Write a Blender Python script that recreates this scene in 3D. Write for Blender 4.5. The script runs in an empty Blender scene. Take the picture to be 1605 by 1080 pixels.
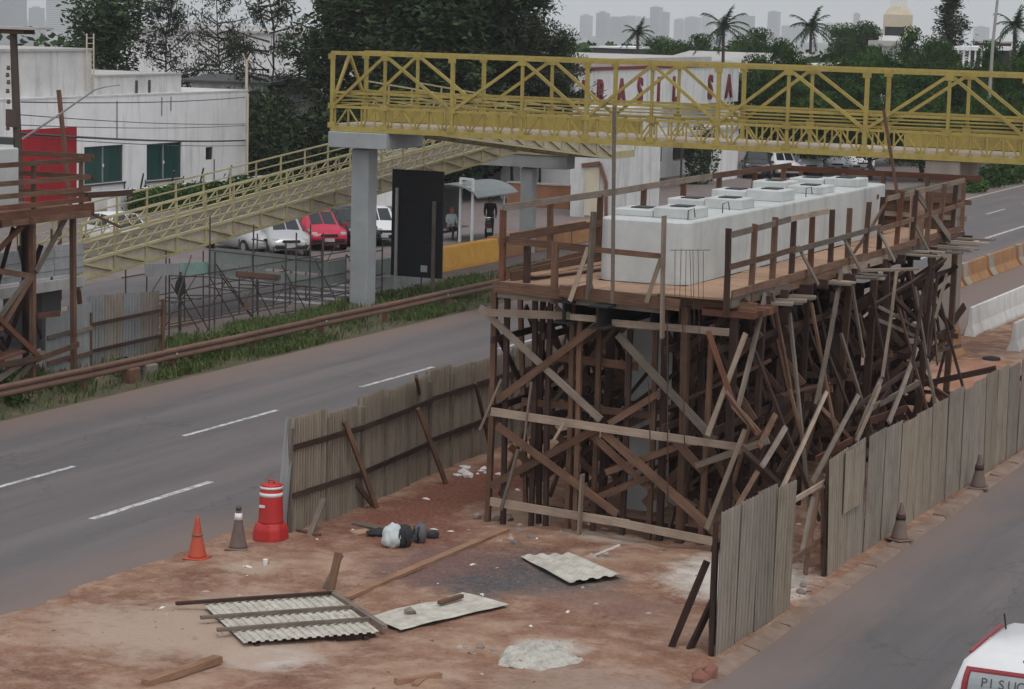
import bpy, bmesh, math, random
from mathutils import Vector, Matrix, noise
R = math.radians
random.seed(11)
S = bpy.context.scene
COL = S.collection
# ------------------------------------------------------------------ camera
# World frame: Y runs along the highway, X to its right, Z up; the camera stands at the origin, 9.6 m up.
F, H0, W_, H_ = 3750.0, 9.6, 1605.0, 1080.0
def _basis():
    hd = Vector((1, .025, 0)).normalized()
    road = Vector((2540 - W_ / 2, 61 - H_ / 2, F)).normalized()
    up = road.cross(hd).normalized()
    if up.y > 0: up = -up
    x = road.cross(up)
    if x.x < 0: x = -x
    return Matrix((x, road, up))
B = _basis()
def ray(px, py): return B @ Vector((px - W_ / 2, py - H_ / 2, F))
def GZ(px, py, z=0.0):
    d = ray(px, py); t = (z - H0) / d.z
    return Vector((d.x * t, d.y * t, z))
def PY(px, py, y):
    d = ray(px, py); t = y / d.y
    return Vector((d.x * t, y, H0 + d.z * t))
def PX(px, py, x):
    d = ray(px, py); t = x / d.x
    return Vector((x, d.y * t, H0 + d.z * t))
cam = bpy.data.cameras.new('camera'); co = bpy.data.objects.new('camera', cam); COL.objects.link(co)
cam.sensor_width = 36; cam.lens = F / W_ * 36; cam.clip_start = .5; cam.clip_end = 9000
r_, d_, f_ = B @ Vector((1, 0, 0)), B @ Vector((0, 1, 0)), B @ Vector((0, 0, 1))
co.matrix_world = Matrix(((r_.x, -d_.x, -f_.x, 0), (r_.y, -d_.y, -f_.y, 0), (r_.z, -d_.z, -f_.z, H0), (0, 0, 0, 1)))
S.camera = co
# ------------------------------------------------------------------ light
w = bpy.data.worlds.new('World'); S.world = w; w.use_nodes = True
nt = w.node_tree; nt.nodes.clear()
sky = nt.nodes.new('ShaderNodeTexSky'); sky.sky_type = 'NISHITA'; sky.sun_disc = False
sky.sun_elevation = R(68); sky.sun_rotation = R(138); sky.air_density = 1.2; sky.dust_density = 2.0; sky.ozone_density = 1.0
# overcast: every direction looks up into the higher, evenly bright part of the sky
tc = nt.nodes.new('ShaderNodeTexCoord'); va = nt.nodes.new('ShaderNodeVectorMath'); va.operation = 'ABSOLUTE'
vm = nt.nodes.new('ShaderNodeVectorMath'); vm.operation = 'MULTIPLY'; vm.inputs[1].default_value = (1, 1, 0)
vz_ = nt.nodes.new('ShaderNodeVectorMath'); vz_.operation = 'MULTIPLY_ADD'; vz_.inputs[1].default_value = (0, 0, 1); vz_.inputs[2].default_value = (0, 0, .2)
vs_ = nt.nodes.new('ShaderNodeVectorMath'); vs_.operation = 'ADD'; vn = nt.nodes.new('ShaderNodeVectorMath'); vn.operation = 'NORMALIZE'
nt.links.new(tc.outputs['Generated'], va.inputs[0]); nt.links.new(va.outputs[0], vz_.inputs[0]); nt.links.new(tc.outputs['Generated'], vm.inputs[0])
nt.links.new(vm.outputs[0], vs_.inputs[0]); nt.links.new(vz_.outputs[0], vs_.inputs[1]); nt.links.new(vs_.outputs[0], vn.inputs[0]); nt.links.new(vn.outputs[0], sky.inputs['Vector'])
hs = nt.nodes.new('ShaderNodeHueSaturation'); hs.inputs['Saturation'].default_value = .16
bg = nt.nodes.new('ShaderNodeBackground'); bg.inputs["Strength"].default_value = .15
ou = nt.nodes.new('ShaderNodeOutputWorld')
nt.links.new(sky.outputs[0], hs.inputs['Color']); cn = nt.nodes.new('ShaderNodeTexNoise'); cn.inputs['Scale'].default_value = 2.2; cn.inputs['Detail'].default_value = 5; cm = nt.nodes.new('ShaderNodeMapping'); cm.inputs['Scale'].default_value = (1, 1, 3.5)
nt.links.new(tc.outputs['Generated'], cm.inputs[0]); nt.links.new(cm.outputs[0], cn.inputs['Vector']); cr = nt.nodes.new('ShaderNodeMapRange'); cr.inputs[3].default_value = .86; cr.inputs[4].default_value = 1.14; nt.links.new(cn.outputs['Fac'], cr.inputs[0])
cx_ = nt.nodes.new('ShaderNodeVectorMath'); cx_.operation = 'SCALE'; nt.links.new(hs.outputs[0], cx_.inputs[0]); nt.links.new(cr.outputs[0], cx_.inputs['Scale']); nt.links.new(cx_.outputs[0], bg.inputs[0]); nt.links.new(bg.outputs[0], ou.inputs[0])
sl = bpy.data.lights.new('sun', 'SUN'); sl.energy = .5; sl.angle = R(16); sl.color = (1, .96, .9)
so = bpy.data.objects.new('sun', sl); COL.objects.link(so)
# sun comes from azimuth 138 deg (clockwise from +Y), 68 deg up, diffused by cloud
az, el = R(138), R(68)
sd = Vector((math.sin(az) * math.cos(el), math.cos(az) * math.cos(el), math.sin(el)))
so.rotation_euler = sd.to_track_quat('Z', 'Y').to_euler()
S.view_settings.view_transform = 'Standard'; S.view_settings.look = 'None'
S.view_settings.exposure = .12; S.view_settings.gamma = 1; S.view_settings.use_curve_mapping = False
S.cycles.max_bounces = 6; S.cycles.diffuse_bounces = 3; S.cycles.glossy_bounces = 2; S.cycles.transmission_bounces = 3
S.cycles.volume_bounces = 1; S.cycles.transparent_max_bounces = 6; S.cycles.sample_clamp_indirect = 4
# ------------------------------------------------------------------ materials
class N:
    def __init__(s, name):
        s.m = bpy.data.materials.new(name); s.m.use_nodes = True
        s.t = s.m.node_tree; s.b = s.t.nodes['Principled BSDF']
        s._o = None
    def node(s, typ, **kw):
        n = s.t.nodes.new(typ)
        for k, v in kw.items():
            if k in n.inputs.keys(): n.inputs[k].default_value = v
            else: setattr(n, k, v)
        return n
    def link(s, a, b): s.t.links.new(a, b)
    def obj(s, scale=(1, 1, 1), rot=(0, 0, 0), src='Object'):
        c = s.node('ShaderNodeTexCoord'); mp = s.node('ShaderNodeMapping')
        mp.inputs['Scale'].default_value = scale; mp.inputs['Rotation'].default_value = rot
        s.link(c.outputs[src], mp.inputs['Vector']); return mp.outputs[0]
    def pos(s, scale=(1, 1, 1), loc=(0, 0, 0)):
        g = s.node('ShaderNodeNewGeometry'); mp = s.node('ShaderNodeMapping')
        mp.inputs['Scale'].default_value = scale; mp.inputs['Location'].default_value = loc
        s.link(g.outputs['Position'], mp.inputs['Vector']); return mp.outputs[0]
    def noise(s, v, scale, detail=4, rough=.6):
        n = s.node('ShaderNodeTexNoise'); n.inputs['Scale'].default_value = scale
        n.inputs['Detail'].default_value = detail; n.inputs['Roughness'].default_value = rough
        s.link(v, n.inputs['Vector']); return n.outputs['Fac']
    def ramp(s, f, *stops):
        n = s.node('ShaderNodeValToRGB'); e = n.color_ramp.elements
        while len(e) < len(stops): e.new(.5)
        for el, (p, c) in zip(e, stops):
            el.position = p; el.color = (c, c, c, 1) if not hasattr(c, '__len__') else (*c, 1)
        s.link(f, n.inputs[0]); return n.outputs[0]
    def mix(s, f, a, b, mode='MIX'):
        n = s.node('ShaderNodeMix', data_type='RGBA', blend_type=mode)
        for sock, v in ((n.inputs[0], f), (n.inputs[6], a), (n.inputs[7], b)):
            if isinstance(v, bpy.types.NodeSocket): s.link(v, sock)
            elif hasattr(v, '__len__'): sock.default_value = (*v, 1) if len(v) == 3 else v
            else: sock.default_value = v if sock == n.inputs[0] else (v, v, v, 1)
        return n.outputs[2]
    def math(s, op, a, b=0.0, c=0.0):
        n = s.node('ShaderNodeMath', operation=op)
        for i, v in enumerate((a, b, c)):
            if isinstance(v, bpy.types.NodeSocket): s.link(v, n.inputs[i])
            else: n.inputs[i].default_value = v
        return n.outputs[0]
    def rnd(s):
        return s.node('ShaderNodeObjectInfo').outputs['Random']
    def vary(s, col, lo=.7, hi=1.2):
        f = s.math('MULTIPLY_ADD', s.rnd(), hi - lo, lo)
        return s.mix(1.0, col, f, 'MULTIPLY')
    def done(s, col, rough=.8, bump=None, bs=.3, bd=.02, metal=0.0, spec=None):
        if isinstance(col, bpy.types.NodeSocket): s.link(col, s.b.inputs['Base Color'])
        else: s.b.inputs['Base Color'].default_value = (*col, 1)
        if isinstance(rough, bpy.types.NodeSocket): s.link(rough, s.b.inputs['Roughness'])
        else: s.b.inputs['Roughness'].default_value = rough
        s.b.inputs['Metallic'].default_value = metal
        if spec is not None: s.b.inputs['Specular IOR Level'].default_value = spec
        if bump is not None:
            n = s.node('ShaderNodeBump'); n.inputs['Strength'].default_value = bs; n.inputs['Distance'].default_value = bd
            s.link(bump, n.inputs['Height']); s.link(n.outputs[0], s.b.inputs['Normal'])
        return s.m
M = {}
def wood(name, a, b, lo=.65, hi=1.25):
    k = N(name); v = k.obj((1.2, 22, 22)); f = k.noise(v, 1.6, 5, .65)
    c = k.ramp(f, (.3, a), (.72, b))
    big = k.noise(k.obj((1, 1, 1)), 1.1, 3); c = k.mix(k.ramp(big, (.45, 0.0), (.75, .55)), c, tuple(x * .45 for x in a))
    M[name] = k.done(k.vary(c, lo, hi), .85, f, .25, .01, spec=.25)
wood('wood_pale', (0.230, 0.174, 0.132), (0.374, 0.297, 0.234))
wood('wood_grey', (0.145, 0.115, 0.093), (0.255, 0.212, 0.174))
wood('wood_brown', (0.094, 0.053, 0.036), (0.211, 0.120, 0.079))
wood('wood_dark', (0.036, 0.022, 0.018), (0.090, 0.050, 0.040))  # dark timber, tone deepened further to put shade into the scaffold interior
wood('wood_red', (0.100, 0.043, 0.027), (0.179, 0.080, 0.051))
wood('wood_tan', (0.204, 0.111, 0.068), (0.340, 0.204, 0.132))
wood('plywood', (0.317, 0.194, 0.128), (0.458, 0.304, 0.207), .85, 1.1)
def concrete(name, a, b, stain=(.18, .16, .14), amt=.5, sc=1.0, vert=True):
    k = N(name); f = k.noise(k.pos((sc, sc, sc)), 1.3, 6, .65); c = k.ramp(f, (.3, a), (.7, b))
    st = k.noise(k.pos((1.5, 1.5, .16 if vert else 1.5)), 1.1, 5, .7)
    c = k.mix(k.ramp(st, (.52, 0.0), (.8, amt)), c, stain)
    fine = k.noise(k.pos(), 26, 3)
    M[name] = k.done(c, .85, fine, .12, .01, spec=.3)
concrete('cap_white', (.42, .44, .43), (.56, .575, .565), (.27, .265, .25), .75)
concrete('concrete', (.3, .29, .28), (.42, .41, .4), (.16, .14, .12), .5)
concrete('form_concrete', (0.240, 0.208, 0.176), (0.336, 0.296, 0.256), (0.160, 0.120, 0.096), .6)
concrete('pylon_grey', (0.288, 0.304, 0.312), (0.368, 0.384, 0.392), (0.176, 0.176, 0.168), .4)
concrete('paint_white', (.7, .7, .705), (.82, .82, .82), (.33, .33, .32), .7, .5)
concrete('wall_white_old', (.5, .5, .49), (.66, .66, .645), (.17, .17, .165), .75, .6)
concrete('barrier_white', (.55, .56, .55), (.7, .7, .68), (.3, .22, .18), .6, 1.5)
concrete('barrier_orange', (0.270, 0.133, 0.058), (0.378, 0.204, 0.095), (0.180, 0.119, 0.095), .85, 1.5)
concrete('barrier_yellow', (.58, .29, .05), (.72, .4, .09), (.32, .19, .09), .5, 1.2)
concrete('beige', (.5, .44, .33), (.6, .54, .42), (.34, .3, .23), .4)
concrete('wall_orange', (0.234, 0.098, 0.056), (0.299, 0.143, 0.080), (0.130, 0.075, 0.056), .5)
concrete('roof_grey', (.36, .355, .34), (.5, .49, .47), (.22, .2, .18), .5, .4, False)
concrete('paving', (0.160, 0.132, 0.128), (0.216, 0.180, 0.172), (0.112, 0.080, 0.068), .5, .6, False)
concrete('kerb', (.17, .115, .085), (.29, .215, .175), (.17, .085, .055), .85, 1.6, False)
def paint(name, col, rust=(.2, .1, .05), amt=.5, rough=.55, sc=1.0, lo=.88, hi=1.08):
    k = N(name); f = k.noise(k.pos((sc, sc, sc)), 2.2, 6, .7); c = k.mix(k.ramp(f, (.5, 0.0), (.78, amt)), col, rust)
    g = k.noise(k.pos((3, 3, .5)), 2, 4); c = k.mix(k.ramp(g, (.45, 0.0), (.8, .35)), c, tuple(x * .55 for x in col))
    sp_ = k.noise(k.pos((1, 1, 1)), 9 * sc, 5, .75); c = k.mix(k.ramp(sp_, (.58, 0.0), (.7, amt * .9)), c, tuple(x * .8 for x in rust))
    M[name] = k.done(k.vary(c, lo, hi), rough, f, .08, .01)
paint('yellow', (.37, .285, .07), (.17, .105, .045), .75)
paint('ramp_yellow', (.43, .38, .21), (.19, .14, .07), .7)
paint('ramp_panel', (.47, .4, .31), (.2, .14, .09), .8)
paint('rust', (.16, .075, .05), (.09, .04, .03), .8, .8)
paint('guardrail', (0.161, 0.091, 0.063), (0.091, 0.038, 0.028), .9, .7)
paint('dark_steel', (.012, .012, .013), (.025, .016, .013), .5, .9)
paint('pipe', (.06, .05, .048), (.12, .06, .045), .6, .6)
paint('pole_steel', (.34, .33, .32), (.2, .15, .12), .4, .5)
paint('white_steel', (.62, .66, .66), (.4, .36, .32), .3, .45)
paint('red_sheet', (.36, .014, .024), (.24, .015, .02), .5, .5)
paint('cone_orange', (.47, .075, .035), (.22, .075, .05), .55, .6, 2)
paint('cone_dirty', (.17, .12, .1), (.09, .065, .055), .8, .8, 2)
paint('drum_red', (.47, .022, .022), (.25, .05, .035), .8, .55, 3)
paint('shelter_roof', (0.200, 0.224, 0.224), (0.128, 0.128, 0.120), .6, .6)
paint('drum_white', (.72, .69, .68), (.4, .3, .27), .5, .5)
paint('net_green', (.22, .25, .235), (.13, .145, .135), .6, .6)
paint('deck_brown', (.13, .105, .08), (.08, .06, .045), .6, .8)
paint('net_teal', (.22, .34, .31), (.14, .2, .18), .6, .6)
paint('letter_red', (0.155, 0.016, 0.020), (0.087, 0.018, 0.018), .5, .6)
paint('black_panel', (.009, .01, .012), (.014, .014, .015), .5, .9)
paint('pole_wood', (.075, .055, .045), (.04, .03, .026), .7, .9)
def plain(name, col, rough=.5, metal=0.0, spec=None, vary=None):
    k = N(name); c = col
    f = k.noise(k.obj(), 3.0, 4); c = k.mix(k.ramp(f, (.4, 0.0), (.8, .3)), col, tuple(x * .7 for x in col))
    if vary: c = k.vary(c, *vary)
    M[name] = k.done(c, rough, metal=metal, spec=spec)
plain('black', (.014, .014, .015), .6); plain('rubber', (.018, .017, .017), .85); plain('white', (.75, .75, .74), .5)
plain('grey_label', (.35, .4, .43), .5); plain('dark_cloth', (.022, .022, .026), .95, vary=(.7, 1.6)); plain('grey_cloth', (.12, .12, .13), .95)
plain('pale_cloth', (.52, .58, .58), .95); plain('skin', (.35, .2, .14), .6); plain('hair_orange', (.4, .16, .06), .9)
plain('car_white', (.72, .73, .74), .28); plain('car_silver', (.5, .51, .52), .3, .3); plain('car_red', (.5, .02, .06), .28); plain('car_black', (.02, .02, .022), .28)
plain('car_trim', (.3, .03, .045), .5); plain('chrome', (.55, .55, .55), .25, .8); plain('lamp_clear', (.6, .62, .63), .15); plain('lamp_red', (.35, .015, .015), .2)
plain('curtain', (.013, .052, .045), .75); plain('glass_dark', (.02, .024, .027), .08, spec=.6); plain('glass_pale', (.33, .36, .37), .1)
plain('frame_dark', (.06, .06, .062), .5); plain('roof_blue', (.06, .075, .09), .6); plain('door_dark', (.035, .035, .04), .6); plain('wire', (.03, .03, .032), .6)
plain('rebar', (.055, .03, .024), .8); plain('tower_grey', (.36, .37, .4), .8, vary=(.75, 1.15)); plain('tower_white', (.5, .5, .52), .8, vary=(.8, 1.1)); plain('tower_glass', (.2, .22, .25), .6)
plain('rubble', (.3, .25, .22), .9, vary=(.55, 1.4)); plain('brick_red', (.2, .085, .06), .9, vary=(.7, 1.2)); plain('plate', (.45, .46, .47), .5)
def sheet(name, a, b, stain, amt=.6):
    k = N(name); f = k.noise(k.obj((3, 3, .35)), 2.2, 5, .7); c = k.ramp(f, (.32, a), (.7, b))
    st = k.noise(k.obj((2.2, 2.2, .25)), 1.3, 5, .7); c = k.mix(k.ramp(st, (.5, 0.0), (.75, amt)), c, stain)
    g = k.noise(k.pos(), 1.7, 5); c = k.mix(k.ramp(g, (.5, 0.0), (.75, .45)), c, tuple(x * .6 for x in a))
    M[name] = k.done(k.vary(c, .85, 1.12), .75, spec=.2)
sheet('sheet_beige', (0.256, 0.212, 0.167), (0.363, 0.310, 0.246), (0.160, 0.118, 0.089))
sheet('sheet_grey', (0.229, 0.197, 0.165), (0.320, 0.277, 0.235), (0.133, 0.103, 0.081), .5)
sheet('sheet_pale', (.5, .49, .45), (.64, .63, .58), (.32, .27, .22), .4)
sheet('sheet_zinc', (0.255, 0.264, 0.268), (0.340, 0.348, 0.348), (0.170, 0.145, 0.128), .5)
sheet('sheet_dark', (.1, .088, .078), (.17, .15, .13), (.06, .045, .038))
def leaf(name, a, b, c3):
    k = N(name); f = k.noise(k.obj(), 7, 3); g = k.noise(k.obj(), 40, 2)
    c = k.ramp(f, (.34, a), (.5, b), (.66, c3)); c = k.mix(k.ramp(g, (.35, 0.0), (.8, .5)), c, tuple(x * 1.5 for x in b))
    M[name] = k.done(k.vary(c, .75, 1.25), .9, spec=.06)
leaf('leaf_dark', (0.018, 0.031, 0.016), (0.036, 0.057, 0.027), (0.078, 0.104, 0.047))
leaf('leaf_pine', (0.018, 0.026, 0.017), (0.035, 0.047, 0.027), (0.072, 0.078, 0.047))
leaf('leaf_green', (.014, .034, .009), (.03, .064, .016), (.065, .11, .03))
leaf('leaf_palm', (.016, .028, .015), (.028, .045, .022), (.04, .06, .03))
leaf('grass', (.045, .07, .024), (.08, .115, .04), (.15, .15, .07))
plain('bark', (.05, .04, .034), .95)
# asphalt: dusty grey with wheel tracks, patches and red dust blown in from the verges
def asphalt(name, x0, x1, dustl, dustr):
    k = N(name); g = k.node('ShaderNodeNewGeometry'); sp = k.node('ShaderNodeSeparateXYZ'); k.link(g.outputs['Position'], sp.inputs[0])
    f = k.noise(k.pos((1, .12, 1)), .55, 5, .6); c = k.ramp(f, (.3, (.105, .096, .1)), (.7, (.145, .132, .136)))
    p = k.noise(k.pos((.5, .06, 1)), .7, 4, .5); c = k.mix(k.ramp(p, (.55, 0.0), (.62, .3)), c, (.078, .076, .083))
    lane = k.math('MULTIPLY', k.math('SUBTRACT', sp.outputs[0], x0 + .9), 1 / 3.3); wob = k.math('MULTIPLY', k.noise(k.pos((.3, .05, 1)), 1.0, 2), .12)
    tr = k.math('ABSOLUTE', k.math('SINE', k.math('MULTIPLY', k.math('ADD', lane, wob), 6.2832)))
    c = k.mix(k.ramp(tr, (.35, 0.0), (.95, .4)), c, (.088, .083, .087))
    oil = k.noise(k.pos((1.6, .05, 1)), 1.3, 5, .7); c = k.mix(k.ramp(oil, (.56, 0.0), (.72, .6)), c, (.06, .058, .062))
    pale = k.noise(k.pos((.8, .08, 1), (7, 3, 0)), 1.0, 6, .7); c = k.mix(k.ramp(pale, (.48, 0.0), (.68, .6)), c, (.185, .15, .138))
    vo = k.node('ShaderNodeTexVoronoi', feature='DISTANCE_TO_EDGE'); vo.inputs['Scale'].default_value = .33; dn = k.node('ShaderNodeTexNoise'); dn.inputs['Scale'].default_value = 1.4; dn.inputs['Detail'].default_value = 5; k.link(k.pos(), dn.inputs['Vector'])
    wv = k.node('ShaderNodeVectorMath', operation='MULTIPLY_ADD'); k.link(dn.outputs['Color'], wv.inputs[0]); wv.inputs[1].default_value = (1.4, 1.4, 0); k.link(k.pos((1, .5, 1)), wv.inputs[2]); k.link(wv.outputs[0], vo.inputs['Vector'])
    crk = k.math('MULTIPLY', k.ramp(vo.outputs['Distance'], (.0, 1.0), (.012, 0.0)), k.ramp(p, (.42, 0.0), (.55, .55))); c = k.mix(crk, c, (.045, .042, .042))
    fine = k.noise(k.pos(), 55, 2); c = k.mix(k.ramp(fine, (.3, 0.0), (.75, .4)), c, (.2, .187, .187))
    edge = k.noise(k.pos((1, .35, 1)), .9, 6, .7)
    for xe, wd, sgn in ((x0, dustl, 1), (x1, dustr, -1)):
        if not wd: continue
        dx = k.math('MULTIPLY', k.math('SUBTRACT', sp.outputs[0], xe), sgn / wd)
        fac = k.math('SUBTRACT', k.math('ADD', k.math('MULTIPLY', edge, 1.4), .3), dx)
        c = k.mix(k.ramp(fac, (.1, 0.0), (.5, .45), (1.0, .92)), c, (.2, .15, .13))
    M[name] = k.done(c, .88, fine, .15, .006, spec=.3)
asphalt('asphalt_main', -32.7, -22.2, 1.8, 2.1)
asphalt('asphalt_side', -11.3, 3, 1.5, 0)
asphalt('asphalt_service', -52, -37, 1.5, 1.2)
k = N('road_paint'); f = k.noise(k.pos((1, .5, 1)), 7, 5, .75)
M['road_paint'] = k.done(k.mix(k.ramp(f, (.42, 0.0), (.62, .85)), (.6, .6, .6), (.17, .158, .155)), .8)
# red earth with cement spills, the dark wet patch and pale dry crusts where the photograph has them
def dirt():
    k = N('dirt'); v = k.pos((1, 1, 1))
    f = k.noise(v, .35, 6, .65); c = k.ramp(f, (.34, (.14, .06, .036)), (.5, (.24, .125, .08)), (.64, (.36, .235, .165)))
    f2 = k.noise(v, 1.9, 6, .7); c = k.mix(k.ramp(f2, (.47, 0.0), (.66, .65)), c, (.43, .315, .24))
    f3 = k.noise(v, .75, 5, .6); c = k.mix(k.ramp(f3, (.52, 0.0), (.68, .7)), c, (.15, .06, .036))
    g = k.node('ShaderNodeNewGeometry'); sp = k.node('ShaderNodeSeparateXYZ'); k.link(g.outputs['Position'], sp.inputs[0])
    n1 = k.noise(v, .9, 6, .7); n2 = k.noise(v, 4.5, 5, .7)
    def spot(c, x, y, rx, ry, rot, col, amt, soft=.5):
        dx = k.math('SUBTRACT', sp.outputs[0], x); dy = k.math('SUBTRACT', sp.outputs[1], y)
        ca, sa = math.cos(R(rot)), math.sin(R(rot))
        u = k.math('DIVIDE', k.math('ADD', k.math('MULTIPLY', dx, ca), k.math('MULTIPLY', dy, sa)), rx)
        w_ = k.math('DIVIDE', k.math('SUBTRACT', k.math('MULTIPLY', dy, ca), k.math('MULTIPLY', dx, sa)), ry)
        d = k.math('SQRT', k.math('ADD', k.math('MULTIPLY', u, u), k.math('MULTIPLY', w_, w_)))
        d = k.math('ADD', d, k.math('MULTIPLY', k.math('SUBTRACT', n1, .5), 1.5)); d = k.math('ADD', d, k.math('MULTIPLY', k.math('SUBTRACT', n2, .5), .7))
        return k.mix(k.ramp(d, (1 - soft, amt), (1.05, 0.0)), c, col)
    for a in SPOTS: c = spot(c, *a)
    fine = k.noise(v, 14, 5, .7); c = k.mix(k.ramp(fine, (.4, 0.0), (.75, .3)), c, (.42, .33, .27)); c = k.mix(k.ramp(fine, (.25, .35), (.42, 0.0)), c, (.1, .06, .045))
    M['dirt'] = k.done(c, .95, k.math('ADD', fine, k.math('MULTIPLY', f2, 1.2)), .55, .03, spec=.15)
SPOTS = [(-16.9, 36.4, 2.0, 2.1, 20, (.07, .068, .075), 1.0), (-15.6, 36.3, 1.4, 1.3, -10, (.085, .08, .083), .85), (-13.0, 38.2, 1.5, 2.0, 15, (.58, .54, .49), 1.0), (-16.2, 40.0, .9, .6, 0, (.42, .37, .32), .6),
         (-17.5, 29.9, .9, .8, 0, (.6, .58, .57), .85), (-14.0, 32.4, .75, .55, 20, (.5, .46, .41), .8), (-19.2, 30.4, 3.2, 2.0, 0, (.4, .3, .235), .9), (-20.6, 34.6, .7, .6, 0, (.5, .42, .33), .5),
         (-12.6, 30.5, 2.0, 1.6, 0, (.33, .24, .195), .75), (-20.3, 42, 1.3, 6, 0, (.15, .048, .03), .95), (-19.2, 38.6, 1.0, 1.6, 0, (.17, .062, .04), .8), (-17.9, 36.5, 1.3, 2.2, -12, (.165, .085, .075), .75),
         (-14.2, 35.3, 1.6, 1.0, 0, (.22, .125, .105), .7), (-15.2, 63, 1.6, 6, 0, (.42, .2, .13), .6), (-14.2, 70, 2, 4, 0, (.4, .3, .24), .6), (-19.5, 32.7, 1.3, .8, 25, (.4, .29, .23), .6)]
dirt()
k = N('verge_soil'); f = k.noise(k.pos(), .6, 6, .65); f2 = k.noise(k.pos(), 5, 4)
c = k.ramp(f, (.3, (.05, .055, .025)), (.55, (.1, .085, .05)), (.72, (.2, .13, .1))); M['verge_soil'] = k.done(k.mix(k.ramp(f2, (.4, 0.0), (.8, .4)), c, (.07, .08, .035)), .95, f2, .5, .03)
k = N('far_ground'); f = k.noise(k.pos(), .02, 5); M['far_ground'] = k.done(k.ramp(f, (.35, (.05, .06, .035)), (.7, (.13, .115, .09))), .95)
# ------------------------------------------------------------------ mesh helpers
class MB:
    def __init__(s): s.v = []; s.f = []; s.mi = []; s.m = 0
    def add(s, vs, fs):
        o = len(s.v); s.v += [tuple(v) for v in vs]; s.f += [tuple(i + o for i in f) for f in fs]; s.mi += [s.m] * len(fs); return s
    def box(s, a, b):
        x0, y0, z0 = a; x1, y1, z1 = b
        if x0 > x1: x0, x1 = x1, x0
        if y0 > y1: y0, y1 = y1, y0
        if z0 > z1: z0, z1 = z1, z0
        return s.add([(x0, y0, z0), (x1, y0, z0), (x1, y1, z0), (x0, y1, z0), (x0, y0, z1), (x1, y0, z1), (x1, y1, z1), (x0, y1, z1)],
                     [(0, 3, 2, 1), (4, 5, 6, 7), (0, 1, 5, 4), (1, 2, 6, 5), (2, 3, 7, 6), (3, 0, 4, 7)])
    def cbox(s, c, d): return s.box([c[i] - d[i] / 2 for i in range(3)], [c[i] + d[i] / 2 for i in range(3)])
    def bar(s, p, q, w, h=None, up=(0, 0, 1)):
        p, q = Vector(p), Vector(q); h = h or w; d = (q - p).normalized(); u = Vector(up)
        if abs(d.dot(u)) > .98: u = Vector((0, 1, 0))
        a = d.cross(u).normalized(); b = a.cross(d).normalized(); vs = []
        for e in (p, q):
            for sx, sy in ((-1, -1), (1, -1), (1, 1), (-1, 1)): vs.append(e + a * sx * w / 2 + b * sy * h / 2)
        return s.add(vs, [(3, 2, 1, 0), (4, 5, 6, 7), (0, 1, 5, 4), (1, 2, 6, 5), (2, 3, 7, 6), (3, 0, 4, 7)])
    def tube(s, pts, r, n=6, r1=None, cap=True):
        pts = [Vector(p) for p in pts]; L = len(pts); rings = []
        for i, p in enumerate(pts):
            d = (pts[min(i + 1, L - 1)] - pts[max(i - 1, 0)]).normalized(); u = Vector((0, 0, 1)) if abs(d.z) < .9 else Vector((1, 0, 0))
            a = d.cross(u).normalized(); b = a.cross(d); rr = r if r1 is None else r + (r1 - r) * i / (L - 1)
            rings.append([p + (a * math.cos(2 * math.pi * j / n) + b * math.sin(2 * math.pi * j / n)) * rr for j in range(n)])
        vs = [v for g in rings for v in g]; fs = []
        for i in range(L - 1):
            for j in range(n): fs.append((i * n + j, i * n + (j + 1) % n, (i + 1) * n + (j + 1) % n, (i + 1) * n + j))
        if cap: fs += [tuple(range(n))[::-1], tuple((L - 1) * n + j for j in range(n))]
        return s.add(vs, fs)
    def lathe(s, c, prof, n=16, sq=0):
        c = Vector(c); vs = []; fs = []
        for r, z in prof:
            for j in range(n):
                a = 2 * math.pi * j / n; vs.append(c + Vector((math.cos(a) * r, math.sin(a) * r, z)))
        for i in range(len(prof) - 1):
            for j in range(n): fs.append((i * n + j, i * n + (j + 1) % n, (i + 1) * n + (j + 1) % n, (i + 1) * n + j))
        fs += [tuple(range(n))[::-1], tuple((len(prof) - 1) * n + j for j in range(n))]
        return s.add(vs, fs)
    def prism(s, prof, a, b):
        """profile of (offset, z) swept from point a to point b (same z), offsets to the right of the run"""
        a, b = Vector(a), Vector(b); d = (b - a).normalized(); r = Vector((d.y, -d.x, 0)); n = len(prof)
        vs = [e + r * o + Vector((0, 0, z)) for e in (a, b) for o, z in prof]
        return s.add(vs, [tuple(range(n)), tuple(range(2 * n - 1, n - 1, -1))] + [(i, i + n, (i + 1) % n + n, (i + 1) % n) for i in range(n)])
    def mesh(s, name, mats, smooth=False):
        me = bpy.data.meshes.new(name); me.from_pydata(s.v, [], s.f)
        for m in (mats if isinstance(mats, (list, tuple)) else [mats]): me.materials.append(M[m] if isinstance(m, str) else m)
        me.polygons.foreach_set('material_index', s.mi)
        if smooth: me.polygons.foreach_set('use_smooth', [True] * len(s.f))
        me.update(); return me
    def build(s, name, mats, parent=None, smooth=False, bevel=0, **kw):
        off = parent_loc(parent)
        if off.length: s.v = [tuple(Vector(v) - off) for v in s.v]
        org = Vector((0, 0, 0))
        if parent is None:
            lo = [min(v[i] for v in s.v) for i in range(3)]; hi = [max(v[i] for v in s.v) for i in range(3)]
            org = Vector(((lo[0] + hi[0]) / 2, (lo[1] + hi[1]) / 2, lo[2])); s.v = [tuple(Vector(v) - org) for v in s.v]
        me = s.mesh(name, mats, smooth)
        bm = bmesh.new(); bm.from_mesh(me); bmesh.ops.recalc_face_normals(bm, faces=bm.faces)
        if bevel: bmesh.ops.bevel(bm, geom=bm.edges[:], offset=bevel, segments=1, affect='EDGES', clamp_overlap=True)
        bm.to_mesh(me); bm.free()
        o = link(name, me, parent)
        if parent is None: o.location = org
        return o
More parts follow.
